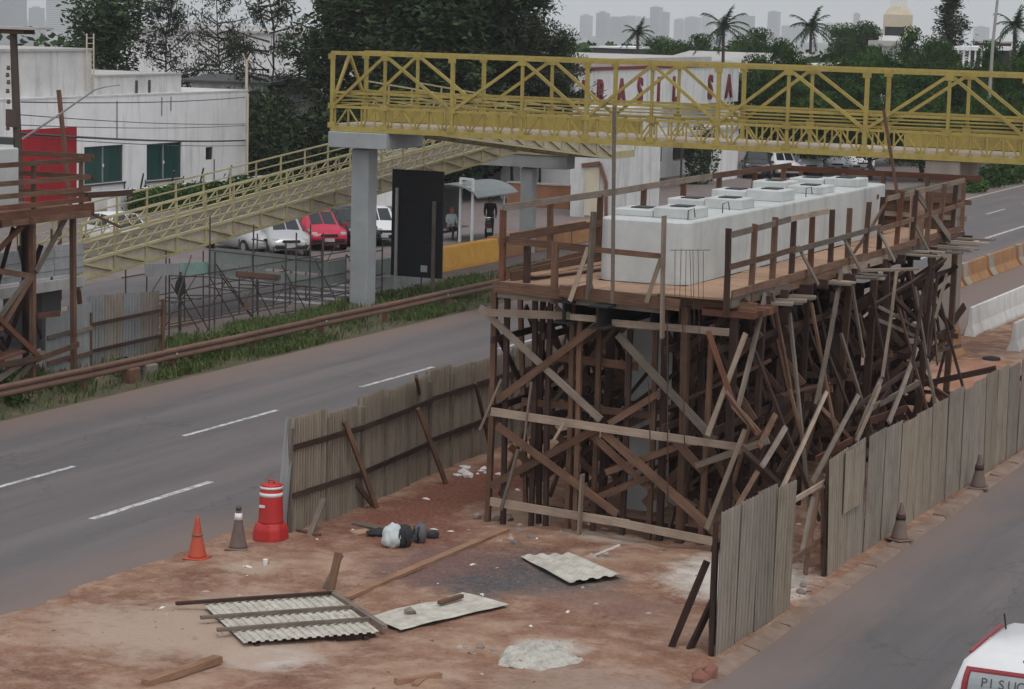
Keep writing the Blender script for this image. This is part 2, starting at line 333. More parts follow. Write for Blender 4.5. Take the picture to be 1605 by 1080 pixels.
def parent_loc(p):
    v = Vector((0, 0, 0))
    while p is not None: v += p.location; p = p.parent
    return v
def link(name, me, parent=None, mw=None):
    o = bpy.data.objects.new(name, me); COL.objects.link(o)
    if parent is not None: o.parent = parent
    if mw is not None: o.matrix_local = Matrix.Translation(-parent_loc(parent)) @ mw
    return o
def tag(o, label=None, cat=None, group=None, kind=None):
    for k_, v_ in (('label', label), ('category', cat), ('group', group), ('kind', kind)):
        if v_: o[k_] = v_
    return o
def thing(name, loc, label, cat, group=None):
    o = bpy.data.objects.new(name, None); COL.objects.link(o); o.location = loc; o.empty_display_size = .3
    return tag(o, label, cat, group)
def timber(name, p, q, w, h, mat, parent=None, up=(0, 0, 1), bow=0.0):
    """one sawn timber from p to q: its own object, long axis local X, slightly bowed and out of true"""
    p, q = Vector(p), Vector(q); d = q - p; L = d.length; d.normalize(); u = Vector(up)
    if abs(d.dot(u)) > .97: u = Vector((0, 1, 0))
    b = d.cross(u).normalized(); c = b.cross(d).normalized()
    mb = MB(); vs = []; bow = bow or random.uniform(-.006, .006) * L
    for t in (0, .5, 1):
        k1 = random.uniform(.93, 1.05)
        for sx, sy in ((-1, -1), (1, -1), (1, 1), (-1, 1)):
            vs.append((t * L + random.uniform(-.01, .01), sx * w / 2 * k1 + (bow if t == .5 else 0), sy * h / 2 * k1))
    fs = [(0, 1, 2, 3), (11, 10, 9, 8)]
    for i in (0, 4): fs += [(i + j, i + 4 + j, i + 4 + (j + 1) % 4, i + (j + 1) % 4) for j in range(4)]
    mb.add(vs, fs); me = mb.mesh(name, mat)
    mw = Matrix((( d.x, b.x, c.x, p.x), (d.y, b.y, c.y, p.y), (d.z, b.z, c.z, p.z), (0, 0, 0, 1)))
    return link(name, me, parent, mw)
def corr(wd, ht, pitch=.1, depth=.03, mat='sheet_beige', trap=True, groove=False):
    """corrugated sheet mesh, width along X from 0, height along Z from 0, both skins"""
    mb = MB(); pts = []; n = max(2, int(round(wd / pitch)))
    for i in range(n):
        x = i * wd / n; p = wd / n
        if groove: pts += [(x, 0), (x + .52 * p, 0), (x + .6 * p, depth), (x + .92 * p, depth)]
        else: pts += [(x, 0), (x + .42 * p, 0), (x + .5 * p, depth), (x + .92 * p, depth)] if trap else [(x, 0), (x + .25 * p, depth * .5), (x + .5 * p, depth), (x + .75 * p, depth * .5)]
    pts.append((wd, 0)); K = len(pts); vs = []
    for dy in (0, .004):
        for z in (0, ht):
            vs += [(x, y + dy, z) for x, y in pts]
    fs = []
    for i in range(K - 1):
        fs += [(i, i + 1, K + i + 1, K + i), (2 * K + i + 1, 2 * K + i, 3 * K + i, 3 * K + i + 1), (K + i, K + i + 1, 3 * K + i + 1, 3 * K + i), (i + 1, i, 2 * K + i, 2 * K + i + 1)]
    mb.add(vs, fs); return mb.mesh('sheet', mat)
def frame(o, xa, za=(0, 0, 1)):
    """matrix with local X along xa, local Z close to za, at o"""
    x = Vector(xa).normalized(); z = Vector(za); y = z.cross(x).normalized(); z = x.cross(y)
    o = Vector(o); return Matrix(((x.x, y.x, z.x, o.x), (x.y, y.y, z.y, o.y), (x.z, y.z, z.z, o.z), (0, 0, 0, 1)))
def slab(name, pts, z0, z1, mat, kind='structure', **kw):
    mb = MB(); n = len(pts); mb.add([(x, y, z0) for x, y in pts] + [(x, y, z1) for x, y in pts], [tuple(range(n))[::-1], tuple(range(n, 2 * n))] + [(i, (i + 1) % n, (i + 1) % n + n, i + n) for i in range(n)])
    o = mb.build(name, mat); o['kind'] = kind; return o
U = random.uniform
# ------------------------------------------------------------------ setting: ground, roads, verges
def grid(name, xs, ys, zf, mat, kind='structure'):
    mb = MB(); nx = len(xs)
    mb.v = [(x, y, zf(x, y)) for y in ys for x in xs]
    mb.f = [(j * nx + i, j * nx + i + 1, (j + 1) * nx + i + 1, (j + 1) * nx + i) for j in range(len(ys) - 1) for i in range(nx - 1)]; mb.mi = [0] * len(mb.f)
    o = mb.build(name, mat, smooth=True); o['kind'] = kind; return o
def lin(a, b, n): return [a + (b - a) * i / n for i in range(n + 1)]
def valley(x, y):
    d = max(0, math.hypot(x + 30, y - 60) - 320); return -.06 - 52 * (1 - math.exp(-(d / 700) ** 2))
c_ = lin(-1, 1, 60); grid('ground', [-30 + 6000 * u * abs(u) ** 1.6 for u in c_], [60 + 6000 * u * abs(u) ** 1.6 for u in c_], valley, 'far_ground')
slab('service_yard', [(-140, -40), (-36.8, -40), (-36.8, 260), (-140, 260)], -.03, .0, 'paving')
slab('service_road', [(-47, -40), (-39.2, -40), (-39.2, 82), (-47, 76)], 0, .006, 'asphalt_service')
slab('highway', [(-33.0, -40), (-21.6, -40), (-21.6, 300), (-33.0, 300)], -.03, .004, 'asphalt_main')
slab('frontage_road', [(-11.45, -40), (6, -40), (6, 300), (-11.45, 300)], -.03, .004, 'asphalt_side')
def dz(x, y):
    n = noise.noise(Vector((x * .5, y * .5, 0))) * .05 + noise.noise(Vector((x * 1.9, y * 1.9, 3))) * .03 + noise.noise(Vector((x * 4.5, y * 4.5, 6))) * .014
    e = min(1, max(0, (x + 22.6) / 1.2)) * min(1, max(0, (-11.35 - x) / .5))
    z = .004 + (n + .055) * e - .012 * (1 - e)
    return z
def ragged(xs, y): return xs
xs = [-22.7, -22.5, -22.3] + lin(-22.1, -11.9, 64) + [-11.7, -11.5, -11.35]
grid('median_earth', xs, lin(14, 74, 300), dz, 'dirt')
slab('median_strip', [(-21.6, 74), (-11.45, 74), (-11.45, 300), (-21.6, 300)], -.03, .02, 'dirt')
slab('service_lane', [(-21.6, 62), (-17.7, 62), (-17.7, 300), (-21.6, 300)], .0, .075, 'asphalt_service')
slab('median_base', [(-21.6, -40), (-11.45, -40), (-11.45, 14), (-21.6, 14)], -.03, .02, 'dirt')
def vz(x, y): return .04 + noise.noise(Vector((x * .8, y * .8, 5))) * .09 + (.1 if -36 < x < -34 else 0)
grid('verge', lin(-37, -33, 16), lin(20, 150, 300), lambda x, y: max(-.02, vz(x, y) * min(1, (x + 37) / .5, (-32.95 - x) / .5)), 'verge_soil')
# kerb between the right hoarding and the frontage road
kb = MB()
for i in range(36):
    y = 26 + i * 1.6; kb.prism([(-.16, 0), (.13, 0), (.1, .055 + U(-.03, .015)), (-.16, .07 + U(-.03, .02))], (-11.33 + U(-.02, .02), y, 0), (-11.33, y + 1.57, 0))
kb.build('kerb', 'kerb')['kind'] = 'structure'
mk = MB()
def mark(x, y0, y1, wd=.13, z=.008): mk.add([(x - wd / 2, y0, z), (x + wd / 2, y0, z), (x + wd / 2, y1, z), (x - wd / 2, y1, z)], [(0, 1, 2, 3)])
y = 36.5
for i in range(-2, 20): mark(-28.5, 36.6 + i * 8.35, 36.6 + i * 8.35 + 4.15)
for i in range(-1, 8): mark(-25.24, 36.65 + i * 8.35, 36.65 + i * 8.35 + 4.2, .16)
mark(-25.24, 103.4, 200, .18); mark(-31.9, 100, 200, .12)
mk.build('lane_markings', 'road_paint')['kind'] = 'structure'
cw = MB()
for i in range(5):
    y0 = 67.6 + i * 1.25; cw.add([(-40.2, y0, .012), (-37.4, y0, .012), (-37.4, y0 + .5, .012), (-40.2, y0 + .5, .012)], [(0, 1, 2, 3)])
cw.build('crossing_stripes', 'road_paint')['kind'] = 'structure'
slab('footpath', [(-44, 74), (-37.2, 74), (-37.2, 100), (-44, 100)], 0, .09, 'paving')
slab('paved_island', [(-43.5, 55.5), (-38.4, 58), (-38.4, 61.5), (-43.5, 62.5)], 0, .1, 'kerb')

# ------------------------------------------------------------------ grass on the verge (uncountable)
def grass(name, n, area, hmin, hmax, mat='grass', dens=None):
    mb = MB(); cnt = 0
    while cnt < n:
        x, y = area(); z0 = .03 + max(-.02, vz(x, y))
        if dens and random.random() > dens(x, y): continue
        h = U(hmin, hmax); a = U(0, 6.28); l = U(.2, .8) * h; dx, dy = math.cos(a), math.sin(a); b = U(.012, .03)
        mb.add([(x - dy * b, y + dx * b, z0 - .05), (x + dy * b, y - dx * b, z0 - .05), (x + dx * l * .5 + dy * b * .6, y + dy * l * .5 - dx * b * .6, z0 + h * .7), (x + dx * l, y + dy * l, z0 + h)], [(0, 1, 2), (0, 2, 3)]); cnt += 1
    o = mb.build(name, mat); o['kind'] = 'stuff'; return o
gd = lambda x, y: min(1, max(.05, .4 + 2.0 * noise.noise(Vector((x * .55, y * .3, 9)))))
grass('grass', 42000, lambda: (U(-36.9, -33.1), U(43, 95)), .06, .24, dens=gd)
def bush_mesh(name, n, rx, ry, rz, leaf_s, mat, blobs=5):
    mb = MB(); bl = [(U(-.5, .5) * rx, U(-.5, .5) * ry, U(.25, .6) * rz, U(.45, .75)) for _ in range(blobs)]
    for _ in range(n):
        cx, cy, cz, s = random.choice(bl); v = Vector((random.gauss(0, 1), random.gauss(0, 1), random.gauss(0, 1))).normalized() * U(.55, 1) ** .5
        c = Vector((cx + v.x * rx * s, cy + v.y * ry * s, max(.05, cz + v.z * rz * s * .8))); leafquad(mb, c, U(.6, 1.3) * leaf_s)
    return mb.mesh(name, mat)
def leafquad(mb, c, s, droop=0.0, asp=.5):
    a = Vector((random.gauss(0, 1), random.gauss(0, 1), random.gauss(0, .6) - droop)).normalized(); u = Vector((random.gauss(0, 1), random.gauss(0, 1), random.gauss(0, 1)))
    b = a.cross(u).normalized() * s * asp; a = a * s; o = len(mb.v)
    mb.v += [tuple(c - a * .5), tuple(c + b * .5), tuple(c + a * .5), tuple(c - b * .5)]; mb.f.append((o, o + 1, o + 2, o + 3)); mb.mi.append(mb.m)

# ------------------------------------------------------------------ trees
def crown_mesh(kind, seed):
    random.seed(seed); mb = MB(); top = 1.0; mb.br = []
    if kind == 'broad':
        bl = []
        for i in range(24):
            a = U(0, 6.28); r = U(0, .42) ** 1; z = U(.3, .86) - r * .4; bl.append((math.cos(a) * r, math.sin(a) * r, z, U(.12, .2)))
        for i in range(13000):
            cx, cy, cz, s = bl[i % len(bl)]; v = Vector((random.gauss(0, 1), random.gauss(0, 1), random.gauss(0, 1))).normalized(); v *= U(.35, 1) ** .4
            if v.z < -.2 and random.random() < .5: v.z = -v.z
            leafquad(mb, Vector((cx + v.x * s, cy + v.y * s, cz + v.z * s * .62)), U(.012, .027), .1, .6)
        for i in range(1500):
            cx, cy, cz, s = bl[i % len(bl)]; v = Vector((random.gauss(0, 1), random.gauss(0, 1), random.gauss(0, 1))).normalized() * U(.1, .6); leafquad(mb, Vector((cx + v.x * s, cy + v.y * s, cz + v.z * s * .6)), U(.05, .09), 0, .8)  # larger inner leaves added so the crown interior turns dark
    elif kind == 'dense':
        bl = []
        for i in range(26):
            z = U(.14, .92); a = U(0, 6.28); r = U(.0, .2) * (1.15 - z * .6); bl.append((math.cos(a) * r, math.sin(a) * r, z, U(.07, .13)))
        for i in range(9000):
            cx, cy, cz, s = bl[i % len(bl)]; v = Vector((random.gauss(0, 1), random.gauss(0, 1), random.gauss(0, 1))).normalized() * U(.2, 1.15) ** .6
            leafquad(mb, Vector((cx + v.x * s, cy + v.y * s, cz + v.z * s)), U(.014, .034), .3, .42)
    elif kind == 'feathery':
        for i in range(62):
            z = U(.34, .97); a = U(0, 6.28); L = (1.08 - z) * U(.25, .5); d = Vector((math.cos(a), math.sin(a), U(.05, .5))).normalized(); mb.br.append((Vector((0, 0, z)), Vector((0, 0, z)) + d * L))
            for j in range(95):
                t = U(.25, 1); c = Vector((0, 0, z)) + d * L * t + Vector((random.gauss(0, .022), random.gauss(0, .022), random.gauss(-.012, .025)))
                leafquad(mb, c, U(.022, .05), .7, .26)
    elif kind == 'sparse':
        for i in range(44):
            z = U(.4, .97) if i % 3 else U(.28, .6); a = U(0, 6.28); L = (1.1 - z) * U(.25, .55); d = Vector((math.cos(a), math.sin(a), U(.0, .5))).normalized(); n_ = random.choice((40, 90, 150)); mb.br.append((Vector((0, 0, z)), Vector((0, 0, z)) + d * L))
            for j in range(n_):
                t = U(.35, 1); c = Vector((0, 0, z)) + d * L * t + Vector((random.gauss(0, .022), random.gauss(0, .022), random.gauss(-.014, .022)))
                leafquad(mb, c, U(.016, .036), .7, .24)
    elif kind == 'conifer':
        for i in range(120):
            z = U(.12, .98); a = U(0, 6.28); L = (1.04 - z) ** .7 * U(.14, .24); d = Vector((math.cos(a), math.sin(a), U(-.25, .2))).normalized()
            for j in range(70):
                t = U(.15, 1); c = Vector((0, 0, z)) + d * L * t + Vector((random.gauss(0, .012), random.gauss(0, .012), random.gauss(-.02, .02)))
                leafquad(mb, c, U(.012, .028), .6, .35)
    return mb
def norm(mb):
    zs = sorted(v[2] for v in mb.v); top = zs[int(len(zs) * .997)]; rs = sorted(math.hypot(v[0], v[1]) for v in mb.v); r = rs[int(len(rs) * .98)]
    mb.v = [(v[0] / r * .5, v[1] / r * .5, v[2] / top) for v in mb.v]; mb.br = [[Vector((p.x / r * .5, p.y / r * .5, p.z / top)) for p in b] for b in mb.br]; return mb
BR = {}
CROWN = {}
for kd, ns, mt in (('broad', 4, 'leaf_green'), ('dense', 4, 'leaf_dark'), ('feathery', 3, 'leaf_pine'), ('sparse', 3, 'leaf_pine'), ('conifer', 2, 'leaf_pine')):
    cs_ = [norm(crown_mesh(kd, 100 + i)) for i in range(ns)]; BR[kd] = [c.br for c in cs_]; CROWN[kd] = [c.mesh('crown', mt) for c in cs_]
random.seed(5)
def trunk_mesh(kind, seed, br=()):
    random.seed(seed); mb = MB()
    hgt = {'broad': .62, 'dense': .85, 'feathery': .97, 'sparse': .98, 'conifer': .95}[kind]; r0 = {'broad': .026, 'dense': .02, 'feathery': .014, 'sparse': .013, 'conifer': .016}[kind]
    pts = [(U(-.012, .012) * i, U(-.012, .012) * i, hgt * i / 6) for i in range(7)]; mb.tube(pts, r0, 7, r0 * .3)
    for i in range(9 if kind != 'conifer' else 4):
        t = U(.35, .9); p = Vector(pts[int(t * 6)]); a = U(0, 6.28); L = U(.15, .3) * (1.25 - t); q = p + Vector((math.cos(a) * L, math.sin(a) * L, L * U(.3, 1.0)))
        mb.tube([p, (p + q) / 2 + Vector((0, 0, -.012)), q], r0 * .42, 5, r0 * .12)
    for p, q in br: mb.tube([p, (p + q) / 2 + Vector((0, 0, -.006)), q], r0 * .34, 4, r0 * .1)
    return mb.mesh('trunk', 'bark', True)
TRUNK = {kd: [trunk_mesh(kd, 40 + i, BR[kd][i]) for i in range(len(CROWN[kd]))] for kd in CROWN}
random.seed(6)
def tree(px, pytop, y, kind, width, label, name='tree', group=None, cat='tree', spread=None, n=None, top=None):
    """tree standing on the ground at distance y whose top reaches pixel row pytop above column px"""
    p = PY(px, pytop, y); h = (top if top else p.z); t = thing(name, (p.x, y, 0), label, cat, group); i = n if n is not None else random.randrange(9)
    s = Vector((width, width, h)); a = U(0, 6.28)
    for nm, me in (('trunk', TRUNK[kind][i % len(TRUNK[kind])]), ('crown', CROWN[kind][i % len(CROWN[kind])])):
        o = link(nm, me, t); o.scale = s; o.rotation_euler.z = a
    return t
GL = 'dark trees behind the white building and the footbridge'
tree(172, -30, 116, 'dense', 6.6, 'bushy dark tree rising behind the roof with the ladder', group=GL, n=0)
tree(262, -60, 119, 'sparse', 6, 'tall feathery tree right of the roof ladder', group=GL, n=0)
tree(345, -70, 121, 'sparse', 5.2, 'slim feathery tree behind the low grey-roofed hut', group=GL, n=1)
tree(424, -80, 113, 'sparse', 6, 'forked thick-trunked tree at the right end of the white building', group=GL, n=2)
tree(510, -10, 119, 'feathery', 4.2, 'feathery dark tree left of the yellow footbridge end', group=GL, n=1)
tree(566, -30, 111, 'dense', 7.5, 'dense tree behind the left end panel of the footbridge', group=GL, n=2)
tree(615, -70, 109, 'dense', 9, 'dense tree over the first wide bay of the footbridge', group=GL, n=3)
tree(668, -90, 112, 'dense', 10, 'tallest dense tree, behind the second bay of the footbridge', group=GL, n=0)
tree(722, -80, 109, 'dense', 9, 'dense tree over the third bay of the footbridge', group=GL, n=1)
tree(770, -60, 112, 'dense', 8.5, 'dense tree left of the feathery one at the grove edge', group=GL, n=2)
tree(812, -50, 111, 'feathery', 6.5, 'feathery tree at the right side of the dense dark grove', group=GL, n=1)
tree(855, -25, 114, 'sparse', 6, 'loose feathery tree left of the city skyline', group=GL, n=2)
tree(640, -40, 120, 'dense', 12, 'dense tree half hidden behind the first wide bay', group=GL, n=1)
tree(745, -40, 121, 'dense', 12, 'dense tree half hidden behind the third bay', group=GL, n=3)
tree(884, 40, 115.5, 'dense', 2.8, 'small lighter tree at the right edge of the dark grove', group=GL, n=1)
GR = 'broad trees beyond the right half of the footbridge'
for px, py, y, wd, lb in ((1030, 58, 222, 8, 'broad tree behind the pale roof, left of the tall palm trunk'), (1085, 54, 218, 9, 'broad tree behind the pale roof, touching the tall palm trunk'), (1180, 45, 215, 9, 'broad tree just right of the tall palm'), (1228, 62, 168, 5.2, 'dark round tree before the left end of the wavy white roof'),
                          (1325, 38, 238, 9, 'broad tree behind the wavy white roof'), (1362, 35, 232, 7.5, 'broad tree touching the beige tower on its left'), (1445, 44, 178, 6.2, 'bright broad tree touching the beige tower on its right'), (1480, 62, 176, 5.5, 'broad tree left of the columned pavilion'),
                          (1185, 88, 148, 6.5, 'low dark tree beside the right end of the lettered building'), (1245, 86, 150, 6.5, 'low dark tree under the dark round one'), (1300, 92, 152, 6.5, 'low spreading tree under the wavy white roof'), (1350, 84, 155, 6.5, 'low spreading tree under the beige tower, left of centre'), (1405, 76, 158, 7, 'spreading tree right below the beige tower'),
                          (1455, 98, 158, 6.5, 'low dark tree below the bright broad one'), (1505, 108, 160, 6.5, 'low dark tree under the columned pavilion'), (1540, 100, 165, 6, 'low tree at the foot of the leaning light pole'), (1575, 66, 162, 5.6, 'broad tree between the leaning light pole and the right palm'), (1625, 62, 152, 6.5, 'broad tree at the right edge of the photo'), (1270, 130, 143, 7, 'low tree in shade behind the parked cars'), (1370, 135, 141, 6.5, 'low tree in shade behind the middle of the right bays'), (1450, 140, 143, 6.5, 'low tree in shade left of the right pylon'), (1530, 150, 146, 6, 'low tree in shade right of the right pylon'), (1590, 140, 150, 6, 'low tree in shade at the right photo edge')):
    tree(px, py, y, 'broad', wd, lb, group=GR)
tree(1495, -14, 205, 'conifer', 6.6, 'tall dark conifer above the columned pavilion', 'conifer', n=0)
def palm(px, py, y, label, r=2.0):
    p = PY(px, py, y); t = thing('palm_tree', (p.x, y, 0), label, 'palm tree', 'palms on the skyline'); z = p.z - r * .5; q = t.location
    MB().tube([(q.x, y, 0), (q.x + .1, y, z * .5), (q.x, y, z)], .2, 8, .12).build('trunk', 'bark', t, True)
    for i in range(17):
        a = i * 2.4 + U(-.25, .25); up = (i % 6) / 5 * 1.5 - .35; mb = MB(); d = Vector((math.cos(a), math.sin(a), 0)); L = r * U(.85, 1.15); c_ = max(.25, math.cos(up)); pts = []
        for j in range(9):
            u = j / 8; pts.append(Vector((q.x, y, z)) + d * L * u * c_ + Vector((0, 0, L * (math.sin(up) * u - .55 * u * u * c_))))
        s = d.cross(Vector((0, 0, 1)))
        for j in range(1, 9):
            for k_ in range(2):
                b0 = pts[j - 1].lerp(pts[j], k_ * .5); b1 = pts[j - 1].lerp(pts[j], k_ * .5 + .5); fwd = (pts[j] - pts[j - 1]).normalized()
                for sg in (-1, 1):
                    tip = b0 + s * sg * r * .26 * (1.15 - j / 9) + fwd * r * .16 + Vector((0, 0, -r * U(.04, .14))); mb.add([b0, b1, tip], [(0, 1, 2)])
        mb.tube(pts, .03, 4, .01); mb.build('frond', 'leaf_palm', t)
palm(1135, 17, 190, 'tall slender palm standing clear against the sky', r=2.5)
palm(1000, 35, 215, 'small palm in front of the pale city blocks', r=2.0)
palm(1272, 20, 205, 'bushy palm between the wavy roof and the lone tower', r=2.5)
palm(1592, 18, 175, 'drooping palm at the right edge of the skyline', r=2.0)
# dark undergrowth behind the ramp, the hedge by the white building, bushes by the road
random.seed(21)
def bush(x, y, rx, ry, rz, n, ls, mat, label, name='bush', cat='bush', group=None):
    o = link(name, bush_mesh(name, n, rx, ry, rz, ls, mat), None); o.location = (x, y, 0); return tag(o, label, cat, group)
for px, y, rx, rz, lb in ((445, 109, 3.2, 4.9, 'dark bush against the right end of the white building'), (520, 112, 3.4, 4.6, 'dark bush behind the top of the ramp, left of the pylon'), (600, 114, 3.6, 4.4, 'dark bush behind the footbridge pylon'), (680, 116, 3.6, 4.2, 'dark bush behind the black panel'), (750, 118, 3.4, 3.9, 'dark bush behind the bus shelter roof'), (405, 113, 2.2, 5.0, 'leafy bush below the low grey-roofed hut'), (815, 122, 3, 4.6, 'dark bush behind the far ramp landing')):
    p = PY(px, 250, y); bush(p.x, y, rx, 2.4, rz, 2600, .34, 'leaf_dark', lb, group='dark undergrowth behind the ramp')
he = MB()
for i in range(5200):
    y = U(92.4, 107); hh = 1.05 + .35 * noise.noise(Vector((y * .8, 0, 0))); leafquad(he, Vector((-61.4 + random.gauss(0, .42), y, U(.05, hh))), U(.14, .32))
tag(he.build('hedge', 'leaf_green'), 'clipped green hedge along the foot of the white building', 'hedge')
for i, (px, py, rx) in enumerate(((1520, 302, 1.5), (1545, 297, 1.6), (1572, 290, 1.7), (1600, 281, 1.8))):
    p = GZ(px, py); bush(p.x - .6, p.y + 1, rx, 2.6, 1.25, 1500, .24, 'leaf_green', ['rounded roadside bush nearest the concrete pylon', 'second roadside bush from the concrete pylon', 'third roadside bush from the concrete pylon', 'last roadside bush at the photo edge'][i], group='bushes along the far side of the highway')
for i, (x, y, s, lb) in enumerate(((-34.15, 51.0, .5, 'weed clump beside the white board at the guardrail'), (-34.2, 55.2, .45, 'weed clump at the right end of the metal sheet fence'), (-33.9, 46.2, .5, 'weed clump under the guardrail at the left photo edge'), (-34.5, 57.2, .4, 'weed clump beside the round sign post'))):
    bush(x, y, s, s, s * 1.3, 260, .13, 'leaf_green', lb, 'weed', 'weed', 'weeds along the guardrail')
fw = MB()
for i in range(9000):
    a = U(0, 1); x = -190 + 190 * a + U(-25, 25); y = 250 + U(0, 60) + 40 * math.sin(a * 9); hh = 5.2 + 1.6 * noise.noise(Vector((x * .05, y * .05, 2))); leafquad(fw, Vector((x, y, hh * U(.1, 1) ** .5)), U(.8, 1.7), 0, .7)
fw.build('far_woods', 'leaf_green')['kind'] = 'stuff'
# ------------------------------------------------------------------ central pier with its falsework
random.seed(31)
pier = thing('bridge_pier', (-16.3, 48, 0), 'long white concrete pier cap with bearing blocks on top, inside the timber scaffold', 'bridge pier')
def rounded(x0, x1, y0, y1, r, z0, z1, n=5):
    pts = []
    for cx, cy, a0 in ((x1 - r, y0 + r, -90), (x1 - r, y1 - r, 0), (x0 + r, y1 - r, 90), (x0 + r, y0 + r, 180)):
        for i in range(n + 1):
            a = R(a0 + 90 * i / n); pts.append((cx + r * math.cos(a), cy + r * math.sin(a)))
    k_ = len(pts); mb = MB(); e = .025
    mb.add([(x, y, z0) for x, y in pts] + [(x, y, z1 - e) for x, y in pts] + [((x - (x0 + x1) / 2) * .985 + (x0 + x1) / 2, (y - (y0 + y1) / 2) * .997 + (y0 + y1) / 2, z1) for x, y in pts],
           [tuple(range(k_))[::-1], tuple(range(2 * k_, 3 * k_))] + [(i, (i + 1) % k_, (i + 1) % k_ + k_, i + k_) for i in range(k_)] + [(i + k_, (i + 1) % k_ + k_, (i + 1) % k_ + 2 * k_, i + 2 * k_) for i in range(k_)])
    return mb
rounded(-17.2, -15.38, 41.5, 54.9, .3, 4.63, 5.8).build('pier_cap', 'cap_white', pier)
for y in (42.9, 46.6, 50.3, 53.8):
    rounded(-16.98, -16.25, y - .36, y + .36, .06, -.1, 4.7).build('column', 'cap_white', pier)
for i, y in enumerate((42.75, 45.45, 48.1, 50.75, 53.4)):
    for x in (-16.78, -15.98):
        h = .13 + U(0, .1); o = MB().box((x - .395, y - .44 + U(-.1, .1), 5.8), (x + .395, y + .44 + U(-.1, .1), 5.8 + h)).build('bearing_block', 'cap_white', pier, bevel=.015)
        MB().box((x - .17, y - .22, 5.8 + h), (x + .19, y + .2, 5.822 + h)).build('bearing_pad', 'black', o)
for x, y in ((-15.65, 44.1), (-15.65, 49.4), (-15.62, 42.1)):
    mb = MB(); mb.tube([(x, y, 5.78), (x, y, 5.98), (x + .1, y + .05, 6.02), (x + .12, y + .06, 5.86)], .012, 5); mb.build('lifting_loop', 'rebar', pier)
MB().tube([(-15.35, 54.0, 5.55), (-15.42, 54.0, 5.55)], .06, 10).build('hole_plug', 'rust', pier)
sc = thing('timber_scaffold', (-16.3, 40.2, 0), 'tall tangled timber scaffold under the white pier cap, with plank decks and railings', 'scaffold')
ZP = 4.62
# walkway decks of boards on joists
def deck(x0, x1, y0, y1, along, z=ZP, mat='plywood', wd=.62, nm='deck_board'):
    if along == 'y':
        n = max(1, round((y1 - y0) / wd)); st = (y1 - y0) / n
        for i in range(n):
            MB().box((x0 + U(-.04, .03), y0 + i * st + .006, z - .03 + U(-.006, .006)), (x1 + U(-.03, .04), y0 + (i + 1) * st - .006, z + U(-.004, .006))).build(nm, mat, sc)
    else:
        n = max(1, round((x1 - x0) / wd)); st = (x1 - x0) / n
        for i in range(n):
            MB().box((x0 + i * st + .006, y0 + U(-.05, .03), z - .03 + U(-.006, .006)), (x0 + (i + 1) * st - .006, y1 + U(-.03, .05), z + U(-.004, .006))).build(nm, mat, sc)
deck(-15.36, -14.02, 40.1, 56.8, 'y', wd=1.1)
deck(-18.55, -17.22, 40.1, 56.8, 'y', wd=1.1)
deck(-17.2, -15.38, 40.0, 41.48, 'x', wd=.6)
deck(-17.2, -15.38, 54.95, 56.9, 'x', wd=.6)
# edge fascia boards
timber('fascia', (-18.62, 39.96, 4.55), (-17.2, 39.94, 4.5), .045, .2, 'wood_brown', sc)
timber('fascia', (-17.25, 39.9, 4.56), (-14.9, 39.88, 4.47), .045, .22, 'wood_brown', sc)
timber('fascia', (-18.55, 40.02, 4.42), (-15.3, 39.99, 4.36), .05, .16, 'wood_grey', sc)
for i in range(5): timber('fascia', (-13.98, 40.0 + i * 3.35, 4.56 + U(-.02, .02)), (-13.97, 43.32 + i * 3.35, 4.55 + U(-.02, .02)), .04, .17, ['wood_grey', 'wood_brown', 'wood_pale'][i % 3], sc)
for i in range(5): timber('fascia', (-18.6, 40.0 + i * 3.35, 4.55), (-18.6, 43.32 + i * 3.35, 4.55), .04, .17, 'wood_brown', sc)
# joists carrying the decks
for i in range(15):
    y = 40.5 + i * 1.15
    timber('joist', (-18.75 + U(-.2, .2), y, 4.45), (-13.85 + U(-.1, .35), y + U(-.05, .05), 4.44), .09, .2, 'wood_dark' if i else 'wood_brown', sc)
# steel beams under the cap, ends standing out at the front
for j, x in enumerate((-17.15, -16.35, -15.6, -15.15)):
    y0 = (39.85, 39.55, 40.3, 40.6)[j]; z = 4.02; mb = MB()
    for a, b in (((-.19, 0), (.19, .035)), ((-.016, .038), (.016, .382)), ((-.19, .385), (.19, .42))): mb.box((x + a[0], y0, z + a[1] - .06), (x + b[0], 55.5, z + b[1] - .06))
    tag(mb.build('steel_beam', 'dark_steel'), ['dark steel beam under the pier cap, end at the left beside the red block', 'dark steel beam whose end sticks out furthest at the scaffold front', 'dark steel beam in shade under the middle of the pier cap', 'dark steel beam in shade nearest the right scaffold corner'][j], 'steel beam', 'steel beams under the pier cap')
timber('spacer_block', PY(893, 463, 39.98), PY(928, 452, 39.98), .2, .2, 'wood_red', sc)
# railings
def post(x, y, z0, z1, mat='wood_brown', s=.09, lean=(0, 0), nm='post', d=None):
    return timber(nm, (x, y, z0), (x + lean[0], y + lean[1], z1), s, d or s, mat, sc)
ry = [39.9 + i * 1.22 for i in range(14)]
for i, y in enumerate(ry):
    post(-14.03 + U(-.03, .03), y, 4.35, 5.83 + U(-.05, .1), ['wood_dark', 'wood_brown', 'wood_brown', 'wood_dark', 'wood_red'][i % 5], .1, (U(-.02, .1), U(-.04, .04)), 'rail_post', .075)
for i, y in enumerate((44.0, 46.9, 49.4, 52.2)): timber('rail_brace', (-14.05, y, 5.25), (-13.72, y + .35, 4.5), .03, .13, 'wood_grey', sc, up=(0, 1, 0))
P = [(-14.0, 39.9, 5.78), (-13.98, 43.2, 5.84), (-13.98, 45.6, 5.84)]
timber('rail', P[0], P[1], .035, .11, 'wood_grey', sc); timber('rail', P[1], P[2], .035, .11, 'wood_pale', sc)
